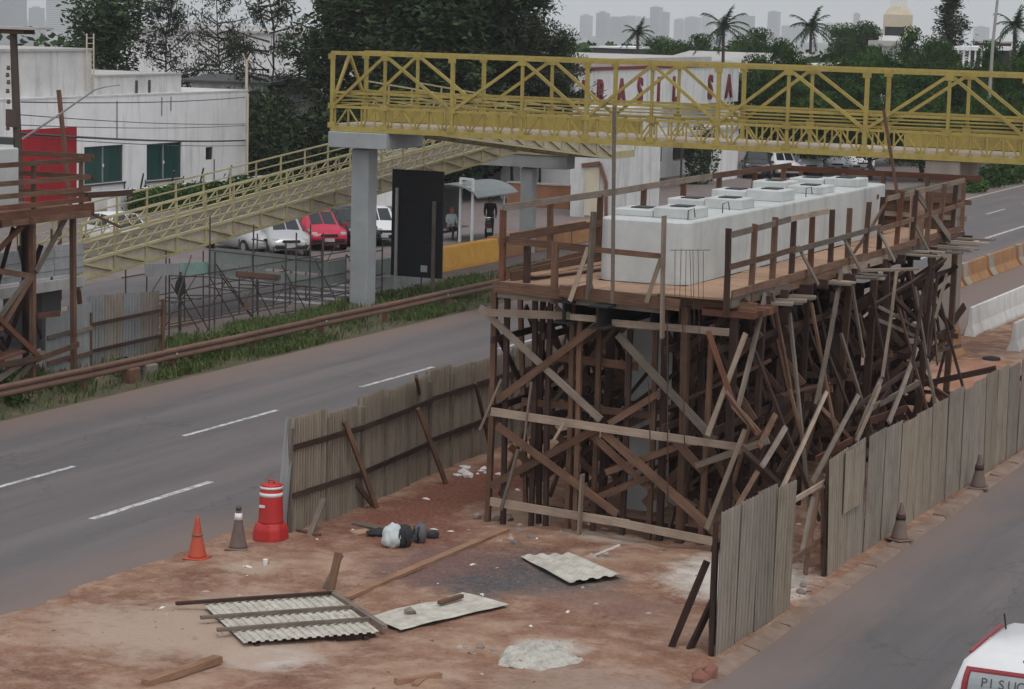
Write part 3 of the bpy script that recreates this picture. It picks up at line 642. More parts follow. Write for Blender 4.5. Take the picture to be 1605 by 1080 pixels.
timber('rail', (-13.96, 39.85, 5.22), (-13.96, 43.6, 5.25), .035, .1, 'wood_brown', sc); timber('rail', (-13.96, 43.4, 5.22), (-13.97, 49.4, 5.26), .035, .1, 'wood_grey', sc)
timber('rail', (-13.96, 49.2, 5.2), (-13.97, 56.6, 5.3), .035, .11, 'wood_brown', sc); timber('rail', (-13.98, 49.9, 5.82), (-14.0, 56.6, 5.86), .04, .11, 'wood_pale', sc)
timber('rail', (-13.96, 40, 4.72), (-13.97, 48.2, 4.72), .03, .14, 'wood_brown', sc); timber('rail', (-13.96, 48, 4.7), (-13.97, 56.5, 4.72), .03, .14, 'wood_brown', sc)
timber('rail_brace', (-14.0, 48.4, 5.1), (-14.0, 49.95, 5.8), .03, .08, 'wood_brown', sc); timber('rail_brace', (-14.0, 47.2, 4.7), (-14.0, 48.5, 5.15), .03, .08, 'wood_brown', sc)
for i, y in enumerate((40.2, 42.4, 44.8, 47.2, 49.6, 52.0, 54.4, 56.6)): post(-18.55, y, 4.3, 5.95, 'wood_brown' if i % 2 else 'wood_red', .1, (U(-.03, .03), 0), 'rail_post')
q = [(-18.5, 40.1, 6.0), (-18.5, 45.6, 5.98), (-18.5, 51.3, 6.0), (-18.48, 57, 5.98)]
for a, b in zip(q, q[1:]): timber('rail', a, b, .045, .13, 'wood_brown' if a[1] > 50 else 'wood_grey', sc)
timber('rail', (-18.48, 40.0, 5.4), (-18.48, 46.5, 5.38), .04, .12, 'wood_brown', sc); timber('rail', (-18.48, 46.4, 5.35), (-18.48, 56.8, 5.38), .04, .12, 'wood_brown', sc)
timber('rail', (-18.45, 40.2, 4.75), (-18.4, 44.2, 4.85), .04, .16, 'wood_brown', sc)
for x in (-18.2, -17.1, -16.1, -15.0, -14.1): post(x, 57.0, 4.3, 5.85, 'wood_brown', .09, (0, 0), 'rail_post')
timber('rail', (-18.6, 57.05, 5.9), (-13.7, 57.05, 5.88), .06, .14, 'wood_red', sc); timber('rail', (-18.3, 57.03, 5.35), (-13.9, 57.03, 5.3), .05, .12, 'wood_brown', sc); timber('rail', (-18.3, 57.03, 4.95), (-14, 57.03, 4.9), .05, .12, 'wood_grey', sc)
timber('rail', PY(797, 377, 40.05), PY(940, 392, 40.05), .045, .14, 'wood_brown', sc); timber('rail', PY(930, 391, 40.02), PY(1040, 402, 40.02), .04, .1, 'wood_brown', sc)
timber('rail', PY(800, 372, 40.1), PY(918, 352, 41.9), .05, .14, 'wood_brown', sc)
post(-17.42, 40.05, 4.3, 5.42, 'wood_brown', .11, (0, 0), 'rail_post'); post(-18.05, 40.2, 4.3, 5.4, 'wood_dark', .11, (0, 0), 'rail_post')
timber('upright', PY(922, 470, 39.85), PY(931, 332, 39.85), .05, .17, 'wood_grey', sc, up=(0, 1, 0))
timber('upright', PY(1038, 530, 39.82), PY(1041, 338, 39.82), .05, .13, 'wood_pale', sc, up=(0, 1, 0))
timber('strut', PY(893, 472, 39.75), PY(922, 388, 39.8), .03, .08, 'wood_pale', sc); timber('strut', PY(1013, 474, 39.75), PY(1036, 405, 39.8), .03, .08, 'wood_pale', sc)
timber('deck_board', (-18.2, 40.6, 4.72), (-17.45, 45.2, 4.78), .3, .03, 'plywood', sc); timber('deck_board', (-18.4, 40.3, 4.7), (-17.7, 44.6, 4.9), .05, .2, 'wood_brown', sc)
# boards laid across and sticking out past the right edge
for i in range(9):
    y = 51.5 + i * .55; timber('loose_board', (-14.9 + U(-.3, .3), y, 4.5), (-13.05 + U(-.35, .4), y + U(-.25, .25), 4.5 + U(-.04, .05)), .26, .04, ['wood_grey', 'wood_pale', 'wood_grey'][i % 3], sc)
for i in range(5):
    y = 45.6 + i * .5; timber('loose_board', (-14.6 + U(-.2, .2), y, 4.42), (-13.35 + U(-.3, .25), y + U(-.3, .35), 4.42 + U(-.05, .03)), .28, .04, ['wood_grey', 'wood_pale'][i % 2], sc)
timber('loose_board', (-14.3, 47.9, 4.42), (-12.9, 48.6, 4.5), .24, .045, 'wood_pale', sc)
for i in range(5): timber('loose_board', (-14.6, 41.9 + i * .34, 4.36), (-13.45 + U(-.1, .2), 42.2 + i * .34, 4.36 + U(-.03, .03)), .32, .05, 'wood_grey', sc)
for i in range(4): timber('loose_board', (-14.6, 40.35 + i * .36, 4.34), (-13.62 + U(-.04, .04), 40.4 + i * .36, 4.33), .3, .12, 'wood_red', sc)
# main posts and frame bracing
XS = (-18.65, -17.75, -17.15, -15.35, -14.9, -14.1)
fy = [40.3 + i * 1.45 for i in range(12)]
for i, y in enumerate(fy):
    for j, x in enumerate(XS):
        if i in (2, 6) and j == 2 or (i and random.random() < .38): continue
        post(x + U(-.12, .12), y + U(-.15, .15), -.05, 4.4, ['wood_dark', 'wood_brown', 'wood_dark'][(i + j) % 3] if i else ['wood_brown', 'wood_dark'][j % 2], U(.08, .14), (U(-.25, .25), U(-.2, .2)) if i else (U(-.06, .06), 0))
for i, y in enumerate(fy[1:]):
    for (a, b) in ((-18.7, -17.1), (-15.4, -14.0)):
        timber('brace', (a, y + .08, U(.2, .7)), (b, y + .08, U(1.9, 2.5)), .04, .13, random.choice(['wood_dark', 'wood_brown']), sc); timber('brace', (b, y - .08, U(.2, .8)), (a, y - .08, U(1.9, 2.5)), .04, .13, random.choice(['wood_dark', 'wood_brown']), sc)
        timber('brace', (a, y + .08, U(2.2, 2.6)), (b, y + .08, U(3.7, 4.2)), .04, .12, random.choice(['wood_dark', 'wood_brown']), sc); timber('brace', (b, y - .1, U(2.2, 2.6)), (a, y - .1, U(3.7, 4.2)), .04, .12, random.choice(['wood_dark', 'wood_brown']), sc)
    timber('ledger', (-18.8, y + .1, U(2.1, 2.4)), (-13.9, y + .1, U(2.0, 2.4)), .05, .13, random.choice(['wood_dark', 'wood_brown']), sc)
    if i % 2: timber('ledger', (-18.8, y + .1, U(.5, .9)), (-13.9, y + .1, U(.4, .9)), .05, .13, 'wood_dark', sc)
for x in (-18.65, -17.6, -15.2, -14.2):
    for i in range(11):
        if random.random() < .8: timber('brace', (x + .1, fy[i], U(.2, .8)), (x + .1, fy[i + 1], U(1.8, 2.4)), .04, .12, random.choice(['wood_dark', 'wood_brown', 'wood_dark']), sc)
        if random.random() < .8: timber('brace', (x - .1, fy[i + 1], U(2.0, 2.6)), (x - .1, fy[i], U(3.6, 4.2)), .04, .12, random.choice(['wood_dark', 'wood_brown', 'wood_dark']), sc)
    for z in (2.2, 3.6): timber('ledger', (x, 40, z + U(-.1, .1)), (x, 48.5, z + U(-.1, .1)), .05, .13, 'wood_dark', sc); timber('ledger', (x, 48.3, z + U(-.1, .1)), (x, 56.6, z + U(-.1, .1)), .05, .13, 'wood_dark', sc)
# front frame, timber by timber (image columns on the real plane of the frame)
def FT(nm, a, b, y, h, mat, d=.045): return timber(nm, PY(a[0], a[1], y), PY(b[0], b[1], y), d, h, mat, sc, up=(0, 0, 1))
FT('ledger', (765, 490), (893, 495), 39.98, .14, 'wood_pale'); FT('ledger', (888, 496), (946, 501), 40.0, .12, 'wood_pale'); FT('ledger', (960, 506), (1143, 521), 39.98, .13, 'wood_pale')
FT('ledger', (770, 645), (1093, 692), 39.9, .15, 'wood_pale'); FT('ledger', (1040, 684), (1166, 702), 39.84, .13, 'wood_pale'); FT('ledger', (769, 786), (985, 821), 39.9, .15, 'wood_pale'); FT('ledger', (960, 817), (1124, 850), 39.86, .15, 'wood_pale')
FT('brace', (752, 482), (942, 658), 40.08, .13, 'wood_grey'); FT('brace', (944, 503), (782, 626), 40.03, .14, 'wood_brown'); FT('brace', (968, 524), (1120, 690), 40.1, .15, 'wood_grey')
FT('brace', (779, 667), (968, 806), 40.05, .14, 'wood_brown'); FT('brace', (935, 672), (768, 762), 40.1, .14, 'wood_brown'); FT('brace', (946, 678), (1130, 842), 39.95, .17, 'wood_brown'); FT('brace', (1018, 747), (915, 788), 40.12, .13, 'wood_brown')
FT('brace', (926, 680), (1018, 766), 40.2, .13, 'wood_brown'); FT('brace', (955, 664), (1034, 616), 40.2, .12, 'wood_brown'); FT('brace', (1058, 690), (1102, 738), 40.2, .15, 'wood_brown'); FT('brace', (950, 740), (1090, 690), 40.25, .12, 'wood_brown')
FT('brace', (1168, 673), (1108, 828), 39.7, .09, 'wood_pale'); FT('brace', (1169, 522), (1109, 682), 39.75, .09, 'wood_pale'); FT('brace', (1110, 519), (1152, 641), 39.7, .09, 'wood_red'); FT('brace', (1150, 635), (1190, 680), 39.65, .12, 'wood_brown')
FT('strut', (786, 594), (752, 674), 39.7, .05, 'wood_pale', .03); FT('strut', (833, 600), (822, 690), 39.7, .05, 'wood_grey', .03); FT('strut', (907, 848), (913, 744), 39.78, .13, 'wood_pale')
FT('strut', (812, 705), (785, 800), 39.75, .06, 'wood_grey', .04); FT('strut', (868, 690), (884, 663), 39.8, .05, 'wood_pale', .03)
FT('ledger', (818, 629), (895, 637), 40.4, .14, 'wood_brown'); FT('ledger', (875, 560), (1000, 575), 40.5, .15, 'wood_brown'); FT('ledger', (900, 638), (1030, 652), 40.4, .13, 'wood_brown'); FT('ledger', (838, 795), (1120, 838), 40.45, .15, 'wood_dark')
FT('brace', (1205, 690), (1090, 730), 40.1, .12, 'wood_grey'); FT('brace', (838, 612), (911, 590), 40.6, .07, 'wood_grey', .04); FT('brace', (815, 745), (882, 712), 40.6, .12, 'wood_dark'); FT('brace', (922, 760), (980, 722), 40.6, .12, 'wood_dark')
FT('brace', (1010, 790), (1068, 735), 40.7, .16, 'wood_brown'); FT('brace', (1040, 770), (1088, 800), 40.5, .2, 'wood_grey', .12); FT('brace', (800, 700), (850, 745), 40.5, .13, 'wood_brown'); FT('brace', (1060, 560), (1170, 470), 40.5, .12, 'wood_dark')
for px, z in ((789, 4.4), (833, 4.4), (856, 4.3), (902, 4.0), (930, 4.0), (976, 3.9), (1018, 4.0), (1100, 4.1)):
    a = PY(px, 800, 40.22 + U(-.08, .12)); timber('post', (a.x, a.y, -.05), (a.x + U(-.04, .08), a.y, z), .09, .09, random.choice(['wood_brown', 'wood_dark']), sc)
# long props leaning out on the right flank
def RT(a, b, x0, x1, h, mat, d=.05): return timber('prop', PX(a[0], a[1], x0), PX(b[0], b[1], x1), d, h, mat, sc, up=(0, 1, 0))
for a, b, x0, x1, h, mt in (((1200, 462), (1156, 641), -13.9, -13.7, .12, 'wood_grey'), ((1210, 457), (1240, 613), -13.9, -13.7, .09, 'wood_brown'), ((1319, 426), (1279, 636), -13.8, -13.4, .13, 'wood_grey'), ((1332, 426), (1354, 560), -13.8, -13.6, .08, 'wood_pale'),
                            ((1406, 421), (1383, 592), -13.6, -13.3, .08, 'wood_pale'), ((1381, 594), (1344, 684), -13.4, -12.9, .1, 'wood_grey'), ((1424, 421), (1446, 532), -13.7, -13.5, .1, 'wood_dark'), ((1481, 408), (1359, 485), -13.5, -13.9, .13, 'wood_dark'), ((1401, 465), (1436, 500), -13.8, -13.7, .11, 'wood_dark'),
                            ((1437, 545), (1393, 662), -13.5, -12.8, .1, 'wood_grey'), ((1295, 615), (1219, 780), -13.4, -12.5, .07, 'wood_pale'), ((1345, 620), (1273, 756), -13.2, -12.4, .09, 'wood_grey'), ((1379, 605), (1342, 692), -13.3, -12.8, .08, 'wood_pale'), ((1231, 670), (1195, 730), -13.2, -12.9, .1, 'wood_grey'),
                            ((1187, 740), (1144, 814), -13.0, -12.5, .09, 'wood_brown'), ((1164, 704), (1228, 765), -13.4, -13.0, .13, 'wood_dark'), ((1286, 639), (1334, 690), -13.4, -13.2, .11, 'wood_brown'), ((1138, 615), (1187, 680), -13.6, -13.3, .09, 'wood_brown'), ((1238, 610), (1262, 700), -13.6, -13.2, .09, 'wood_brown'),
                            ((1215, 650), (1190, 700), -13.6, -13.3, .11, 'wood_brown'), ((1300, 560), (1330, 640), -13.7, -13.4, .09, 'wood_dark'), ((1450, 440), (1425, 610), -13.6, -13.2, .1, 'wood_dark'), ((1470, 430), (1455, 560), -13.5, -13.3, .1, 'wood_dark'), ((1460, 395), (1448, 490), -13.5, -13.5, .1, 'wood_dark'), ((1484, 430), (1466, 500), -13.3, -13.2, .07, 'wood_pale'),
                            ((1340, 640), (1440, 570), -13.3, -13.3, .1, 'wood_dark'), ((1330, 700), (1395, 610), -13.1, -13.1, .1, 'wood_dark'), ((1362, 660), (1420, 640), -13.0, -13.0, .14, 'wood_red'), ((1365, 640), (1440, 600), -13.1, -13.1, .12, 'wood_grey'), ((1375, 480), (1440, 515), -13.9, -13.9, .08, 'wood_grey'), ((1372, 500), (1440, 530), -13.9, -13.9, .08, 'wood_grey'), ((1300, 440), (1360, 540), -14.2, -14.2, .1, 'wood_dark'), ((1255, 480), (1300, 600), -14.2, -14.0, .1, 'wood_dark'), ((1280, 720), (1335, 690), -12.9, -12.9, .12, 'wood_red')):
    RT(a, b, x0, x1, h, mt)
for i in range(8):
    y = 41 + i * 1.9; x = -13.9 + U(-.1, .1); timber('prop', (x, y, U(3.2, 4.3)), (x + U(.5, 1.3), y + U(-.9, .9), U(.05, .8)), .05, U(.07, .11), random.choice(['wood_dark', 'wood_dark', 'wood_brown', 'wood_grey']), sc, up=(0, 1, 0))
for i in range(30):
    x = U(-18, -13.3); y = U(41.5, 56); a = U(0, 3.14); L = U(1.2, 2.8); z = U(.05, 1.4); timber('loose_timber', (x, y, z), (min(-12.2, x + L * math.cos(a)), y + L * math.sin(a), max(.05, z + U(-.5, .9))), .06, U(.08, .16), random.choice(['wood_dark', 'wood_brown', 'wood_dark']), sc)
for i in range(75):
    x = U(-18.6, -14.1); y = U(41.0, 56); a = U(-.5, .5) + random.choice((0, 1.57)); L = U(1.4, 3.2); z = U(.1, 2.2); r_z = U(.6, 2.4)
    timber('brace', (x - L / 2 * math.cos(a), y - L / 2 * math.sin(a), z), (min(-13.6, x + L / 2 * math.cos(a)), y + L / 2 * math.sin(a), min(4.3, z + r_z)), .035, U(.06, .12), random.choice(['wood_dark', 'wood_brown', 'wood_brown', 'wood_red', 'wood_grey', 'wood_dark']), sc)
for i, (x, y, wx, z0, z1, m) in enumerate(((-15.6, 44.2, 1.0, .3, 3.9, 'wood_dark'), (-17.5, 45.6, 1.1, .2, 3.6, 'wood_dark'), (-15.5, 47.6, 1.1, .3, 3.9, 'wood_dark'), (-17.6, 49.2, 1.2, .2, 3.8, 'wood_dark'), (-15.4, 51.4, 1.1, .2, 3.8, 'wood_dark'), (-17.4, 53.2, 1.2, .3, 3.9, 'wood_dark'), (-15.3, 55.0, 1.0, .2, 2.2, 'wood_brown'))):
    MB().box((x - wx / 2, y, z0), (x + wx / 2, y + .04, z1)).build('form_or_shade_panel', m, sc)  # upright dark panels added inside the scaffold to block light
for y in (45.0, 48.4, 52.2): MB().box((-14.75, y, 1.2 + U(-.3, .3)), (-14.71, y + 1.2, 3.9)).build('form_or_shade_panel', 'wood_dark', sc)  # more dark panels added along the right flank to block light
# hanging starter bars at the front right corner, and the tall survey poles
for i in range(7):
    p = PY(1060 + i * 7 + U(-2, 2), 392 + U(-2, 2), 39.9); q = PY(1060 + i * 7 + U(-3, 3), 470 + 40 * (i % 3), 39.9); mb = MB(); mb.tube([p, q], .0055, 4); mb.build('wire_bar', 'rebar', sc)
mb = MB(); mb.tube([PY(1050, 392, 39.9), PY(1113, 392, 39.9)], .0055, 4); mb.build('wire_bar', 'rebar', sc)
for a, b in (((1046, 505), (1047, 790)), ((1017, 600), (1019, 690)), ((1070, 500), (1073, 705))): mb = MB(); mb.tube([PY(*a, 39.75), PY(*b, 39.75)], .012, 5); mb.build('wire_bar', 'rebar', sc)
mb = MB(); mb.bar(PY(960, 476, 39.9), PY(963, 168, 39.9), .055); tag(mb.build('survey_pole', 'wood_grey'), 'tall thin grey pole standing up from the scaffold front before the cap', 'pole')
mb = MB(); p = PX(1378, 290, -15.5); mb.bar((-15.5, 56.95, 4.4), PY(1385, 172, 56.95), .07); tag(mb.build('survey_pole', 'wood_brown'), 'tall thin brown pole at the far end of the pier cap, crossing the footbridge', 'pole')
bd = PX(1388, 300, -14.15); MB().box((-14.3, 52.9, 4.65), (-14.27, 54.1, 5.75)).build('form_or_shade_panel', 'plywood', sc)
MB().box((-16.2, 57.08, 4.6), (-14.3, 57.1, 5.5)).build('form_or_shade_panel', 'wood_brown', sc); MB().box((-18.4, 57.08, 4.5), (-16.3, 57.1, 5.3)).build('form_or_shade_panel', 'wood_red', sc)
timber('rail_brace', (-14.1, 52.6, 5.8), (-13.85, 54.9, 4.6), .04, .2, 'wood_grey', sc, up=(0, 1, 0))
# rubble and dark plates lying inside the scaffold foot
def lump(c, s, seed=0, mat='rubble', sub=1):
    bm = bmesh.new(); bmesh.ops.create_icosphere(bm, subdivisions=sub, radius=1)
    for v in bm.verts: v.co *= 1 + noise.noise(v.co * 1.7 + Vector((seed * 3.1, seed, 0))) * .7; v.co = Vector((v.co.x * s[0], v.co.y * s[1], v.co.z * s[2]))
    me = bpy.data.meshes.new('lump'); bm.to_mesh(me); bm.free(); me.materials.append(M[mat]); o = link('rubble', me); o.location = c; o.rotation_euler.z = seed * 1.7; return o
# ------------------------------------------------------------------ footbridge
random.seed(41)
fb = thing('footbridge', (-26, 68, 0), 'yellow steel truss footbridge spanning the highway', 'footbridge')
Y0, Y1 = 66.9, 69.15
NX = [-36.95, -35.08, -32.72, -30.35, -28.2, -26.1, -24.0, -21.85, -19.5, -17.1] + [-17.1 + 2.2 * i for i in range(1, 8)]
ZB, ZT = 5.78, 8.16
def fbar(nm, p, q, w, h=None, mat='yellow', par=None, up=(0, 0, 1)): return MB().bar(p, q, w, h, up).build(nm, mat, par or fb)
for y in (Y0, Y1):
    fbar('bottom_chord', (NX[0] - .05, y, ZB), (NX[-1], y, ZB), .1, .16); fbar('top_chord', (NX[0] - .05, y, ZT), (NX[-1], y, ZT), .1, .12)
    fbar('middle_chord', (NX[0], y + .01, 6.47), (NX[-1], y + .01, 6.47), .07, .08)
    for i, x in enumerate(NX):
        fbar('vertical', (x, y, ZB + .08), (x, y, ZT - .06), .085 if i % 2 else .11, .085 if i % 2 else .11, up=(0, 1, 0))
    for i in range(len(NX) - 1):
        a, b = NX[i], NX[i + 1]
        if i == 0: fbar('diagonal', (a + .03, y - .003, 6.5), (b - .03, y - .003, ZT - .07), .075, .09)
        elif i % 2: fbar('diagonal', (a + .05, y - .003, ZT - .07), (b - .03, y - .003, 6.5), .075, .09)
        else: fbar('diagonal', (a + .03, y - .003, 6.5), (b - .05, y - .003, ZT - .07), .075, .09)
    for i, x in enumerate(NX):
        for z in (ZT - .1, 6.5, ZB + .12): MB().box((x - .13, y - .062, z - .1), (x + .13, y - .056, z + .08)).build('gusset_plate', 'yellow', fb)
    # lower lattice strip and rails between chords
    x = NX[0] + .1; k_ = 0
    while x < NX[-1] - .5:
        fbar('lattice_bar', (x, y + .015, ZB + .08), (x, y + .015, 6.43), .045, .05, up=(0, 1, 0))
        a, b = (x + .03, x + .43) if k_ % 2 == 0 else (x + .43, x + .03)
        fbar('lattice_bar', (a, y + .015, ZB + .09), (b, y + .015, 6.42), .04, .045); x += .475; k_ += 1
    s = 1 if y == Y0 else -1
    for z, h in ((6.6, .035), (6.7, .035), (6.8, .035), (6.92, .07)): fbar('hand_rail', (NX[0], y + .07 * s, z), (NX[-1], y + .07 * s, z), .035, h)
for i in range(13): MB().box((NX[0] + i * 1.8, Y0 + .06, 5.86), (NX[0] + i * 1.8 + 1.78, Y1 - .06, 5.93)).build('deck_plate', 'ramp_panel', fb)
for i in range(21): fbar('cross_beam', (NX[0] + i * 1.1, Y0 + .05, 5.8), (NX[0] + i * 1.1, Y1 - .05, 5.8), .08, .1)
for i in range(20):
    x = NX[0] + .1 + i * .475
    MB().box((x, Y1 - .07, 5.95), (x + .465, Y1 - .05, 6.4 - .04 * (i % 3))).build('kick_panel', 'yellow', fb)
for i in range(10): x = -18.9 + i * .475; MB().box((x, Y1 - .07, 5.95), (x + .465, Y1 - .05, 6.36)).build('kick_panel', 'yellow', fb)
for x in NX: fbar('cross_beam', (x, Y0 + .05, ZT), (x, Y1 - .05, ZT), .06, .07)
# end frame at the left
for a, b in (((NX[0], Y0 + .1, 6.7), (NX[0], 68.0, ZT - .05)), ((NX[0], Y1 - .1, 6.7), (NX[0], 68.0, ZT - .05))): fbar('diagonal', a, b, .08, .09)
for z in (6.5, 6.65, 6.8, 6.92): fbar('hand_rail', (NX[0], Y0, z), (NX[0], Y1, z), .035, .04)
# pylons
def pylon(x, y, z, label, head, wx=.62, wy=.62):
    t = thing('bridge_pylon', (x, y, 0), label, 'bridge pylon', 'concrete pylons of the footbridge')
    MB().box((x - wx / 2, y - wy / 2, -.2), (x + wx / 2, y + wy / 2, z - .55)).build('column', 'form_concrete' if x > -20 else 'pylon_grey', t, bevel=.02)
    (x0, x1, y0, y1) = head; mb = MB(); mb.add([(x0, y0, z - .5), (x1, y0, z - .5), (x1, y1, z - .5), (x0, y1, z - .5), (x0, y0, z), (x1, y0, z), (x1, y1, z), (x0, y1, z)], [(0, 3, 2, 1), (4, 5, 6, 7), (0, 1, 5, 4), (1, 2, 6, 5), (2, 3, 7, 6), (3, 0, 4, 7)])
    mb.build('pylon_head', 'form_concrete' if x > -20 else 'pylon_grey', t, bevel=.02); return t
pylon(-36.08, 67.5, 5.69, 'grey concrete pylon in the grass holding the left end of the footbridge', (-36.98, -34.9, 66.7, 69.3))
pylon(-38.9, 86.6, 4.0, 'grey concrete pylon under the far ramp landing, behind the orange barriers', (-40.9, -37.1, 86.2, 87.0), .5, .5)
pylon(-17.2, 68.0, 5.69, 'concrete pylon under the right part of the footbridge, at the scaffold end', (-17.7, -16.7, 66.9, 69.2), .66, .9)
pylon(-4.5, 68.0, 5.69, 'concrete pylon of the footbridge on the far side of the frontage road', (-5.2, -3.8, 66.9, 69.2))
# first ramp flight: falls away from the footbridge end to the far landing; second comes back to the left
def flight(nm, label, x0, x1, ya, za, yb, zb, near, panel):
    t = thing('access_ramp', ((x0 + x1) / 2, min(ya, yb), 0), label, 'ramp', 'access ramps of the footbridge')
    L = abs(yb - ya); n = round(L / 1.62); P = lambda x, u, dz_: (x, ya + (yb - ya) * u, za + (zb - za) * u + dz_)
    for x in (x0, x1):
        fbar('bottom_chord', P(x, 0, .04), P(x, 1, .04), .09, .08, 'ramp_yellow', t); fbar('top_chord', P(x, 0, .56), P(x, 1, .56), .09, .08, 'ramp_yellow', t)
        for i in range(n + 1):
            u = i / n; fbar('vertical', P(x, u, .08), P(x, u, .52), .07, .07, 'ramp_yellow', t, (0, 1, 0))
            pz = 1.62; fbar('rail_post', P(x, u, .6), P(x, u, pz), .05, .05, 'ramp_yellow', t, (0, 1, 0))
            if i < n:
                for q0, q1 in (((i) / n, (i + .5) / n), ((i + .5) / n, (i + 1) / n)): fbar('lattice_bar', P(x, q0, .6), P(x, q1, 1.06), .03, .035, 'ramp_yellow', t); fbar('lattice_bar', P(x, q1, .6), P(x, q1, 1.06), .03, .03, 'ramp_yellow', t, (0, 1, 0))
                u2 = (i + 1) / n; s = 1 if x == max(x0, x1) else -1
                fbar('diagonal', P(x + .02 * s, u + .05 / L, .52), P(x + .02 * s, u2 - .05 / L, .09), .05, .06, 'ramp_yellow', t)
                a, b = P(x - .02 * s, u + .04 / L, .09), P(x - .02 * s, u2 - .04 / L, .09); c, d = P(x - .02 * s, u2 - .04 / L, .5), P(x - .02 * s, u + .04 / L, .5); mb = MB(); e = Vector((-.012 * s, 0, 0))
                v = [Vector(q_) for q_ in (a, b, c, d)]; mb.add(v + [q_ + e for q_ in v], [(0, 1, 2, 3), (7, 6, 5, 4), (0, 4, 5, 1), (1, 5, 6, 2), (2, 6, 7, 3), (3, 7, 4, 0)])
                if not (panel and i in (1, 2, 3, 4)) or True: mb.build('side_panel', 'ramp_panel', t)
        for dz_, h in ((.82, .035), (1.08, .035), (1.34, .035), (1.62, .05)): fbar('hand_rail', P(x, 0, dz_), P(x, 1, dz_), .04, h, 'ramp_yellow', t)
    m = max(6, round(L / 1.2))
    for i in range(m):
        a, b = P(x0 + .06, i / m, .42), P(x1 - .06, (i + 1) / m - .003, .42); mb = MB(); v = [Vector((a[0], a[1], a[2])), Vector((b[0], a[1], a[2])), Vector((b[0], b[1], b[2])), Vector((a[0], b[1], b[2]))]; e = Vector((0, 0, .06))
        mb.add(v + [q_ + e for q_ in v], [(3, 2, 1, 0), (4, 5, 6, 7), (0, 1, 5, 4), (1, 2, 6, 5), (2, 3, 7, 6), (3, 0, 4, 7)]); mb.build('deck_plate', 'deck_brown', t)
        fbar('cross_beam', P(x0 + .05, (i + .5) / m, .34), P(x1 - .05, (i + .5) / m, .34), .07, .09, 'ramp_yellow', t)
    return t
flight('a', 'yellow ramp falling from the left end of the footbridge to the far landing', -37.05, -35.1, 69.25, 5.62, 86.1, 4.0, True, False)
flight('b', 'long cream ramp climbing from the left, past the parked cars, to the far landing', -40.6, -38.5, 55.4, 1.8, 84.6, 4.16, True, True)
lt = thing('ramp_landing', (-38, 86.6, 0), 'landing platform joining the two ramps at the far end', 'ramp landing')
MB().box((-40.7, 86.15, 4.02), (-35.05, 88.2, 4.3)).build('landing_slab', 'ramp_yellow', lt)
for z in (4.75, 5.05, 5.35): fbar('hand_rail', (-40.7, 88.2, z), (-35.05, 88.2, z), .04, .05, 'ramp_yellow', lt); fbar('hand_rail', (-35.05, 86.2, z), (-35.05, 88.2, z), .04, .05, 'ramp_yellow', lt)
for i in range(6): fbar('rail_post', (-40.7 + i * 1.13, 88.2, 4.3), (-40.7 + i * 1.13, 88.2, 5.4), .05, .05, 'ramp_yellow', lt, (0, 1, 0))
ll = thing('ramp_landing', (-39.5, 52, 0), 'low concrete landing slab at the bottom of the cream ramp', 'ramp landing')
MB().box((-40.7, 46, 1.72), (-38.35, 55.35, 2.0)).build('landing_slab', 'concrete', ll)
for y in (55.0, 47): MB().box((-40.2, y - .9, -.1), (-38.9, y, 1.7)).build('landing_pier', 'frame_dark', ll)
for i in range(6):
    y = 47.0 + i * 1.4
    for j in range(5): MB().box((-38.45, y + .02, 2.1 + j * .17), (-38.42 + .015 * (j % 2), y + 1.38, 2.26 + j * .17)).build('parapet_panel', ['net_teal', 'sheet_zinc', 'sheet_zinc'][(i * 2 + j) % 3] if i < 3 else 'sheet_zinc', ll)
    fbar('rail_post', (-38.5, y, 2.0), (-38.5, y, 3.4), .05, .05, 'pipe', ll, (0, 1, 0))
fbar('end_post', (-38.5, 55.3, 1.6), (-38.5, 55.3, 3.0), .12, .12, 'ramp_yellow', ll, (0, 1, 0))
# ------------------------------------------------------------------ hoardings of corrugated sheet
random.seed(51)
def hoarding(label, pts, ht, mats, facing, pitch=.1, wd=1.1, rails=(), depth=.032, group='corrugated hoardings round the site', jag=.03, gaps=(), post_mat='wood_brown', post_side=1, groove=False, lean=(0, 0), rail_mat=None):
    """pts = ground polyline; sheets stand on it; facing=+1 puts the posts on the right of the run"""
    c = Vector(pts[0]) ; t = thing('hoarding', (c.x, c.y, 0), label, 'hoarding', group); cache = {}
    for a, b in zip(pts, pts[1:]):
        a, b = Vector((*a, 0)), Vector((*b, 0)); d = (b - a); L = d.length; d.normalize(); nrm = Vector((d.y, -d.x, 0)); n = max(1, round(L / wd)); st = L / n
        for i in range(n):
            key = (round(st, 2), random.randrange(3))
            if key not in cache: cache[key] = [corr(st + .03, ht, pitch, depth, m, True, groove) for m in mats]
            me = random.choice(cache[key]); o = a + d * (st * i) + nrm * U(-.012, .012); o.z = U(-.04, .05)
            lk = max(0, 1 - i / 3) if a.x == pts[0][0] else 0; mw = frame(o, d + Vector((0, 0, U(-.012, .012) + .05 * lk)), (nrm.x * U(-.02, .02) + lean[0] * lk, nrm.y * U(-.02, .02) + lean[1] * lk, 1)); ob = link('sheet', me, t, mw); ob.scale.z = 1 + U(-jag, jag)
            if random.random() < .75 or i == 0: timber('post', o + nrm * .07 * post_side, o + nrm * .07 * post_side + (Vector((*lean, 0)) * (lk * ht)) + Vector((0, 0, ht * .96 + U(-.1, .02))), .07, .07, post_mat, t)
        for z in rails: timber('rail', a + nrm * (.1 + lean[0] * .9 * (a.x == pts[0][0])) * post_side + Vector((0, 0, z + U(-.03, .03))), b + nrm * .1 * post_side + Vector((0, 0, z + U(-.03, .03))), .04, .1, rail_mat or post_mat, t)
    return t
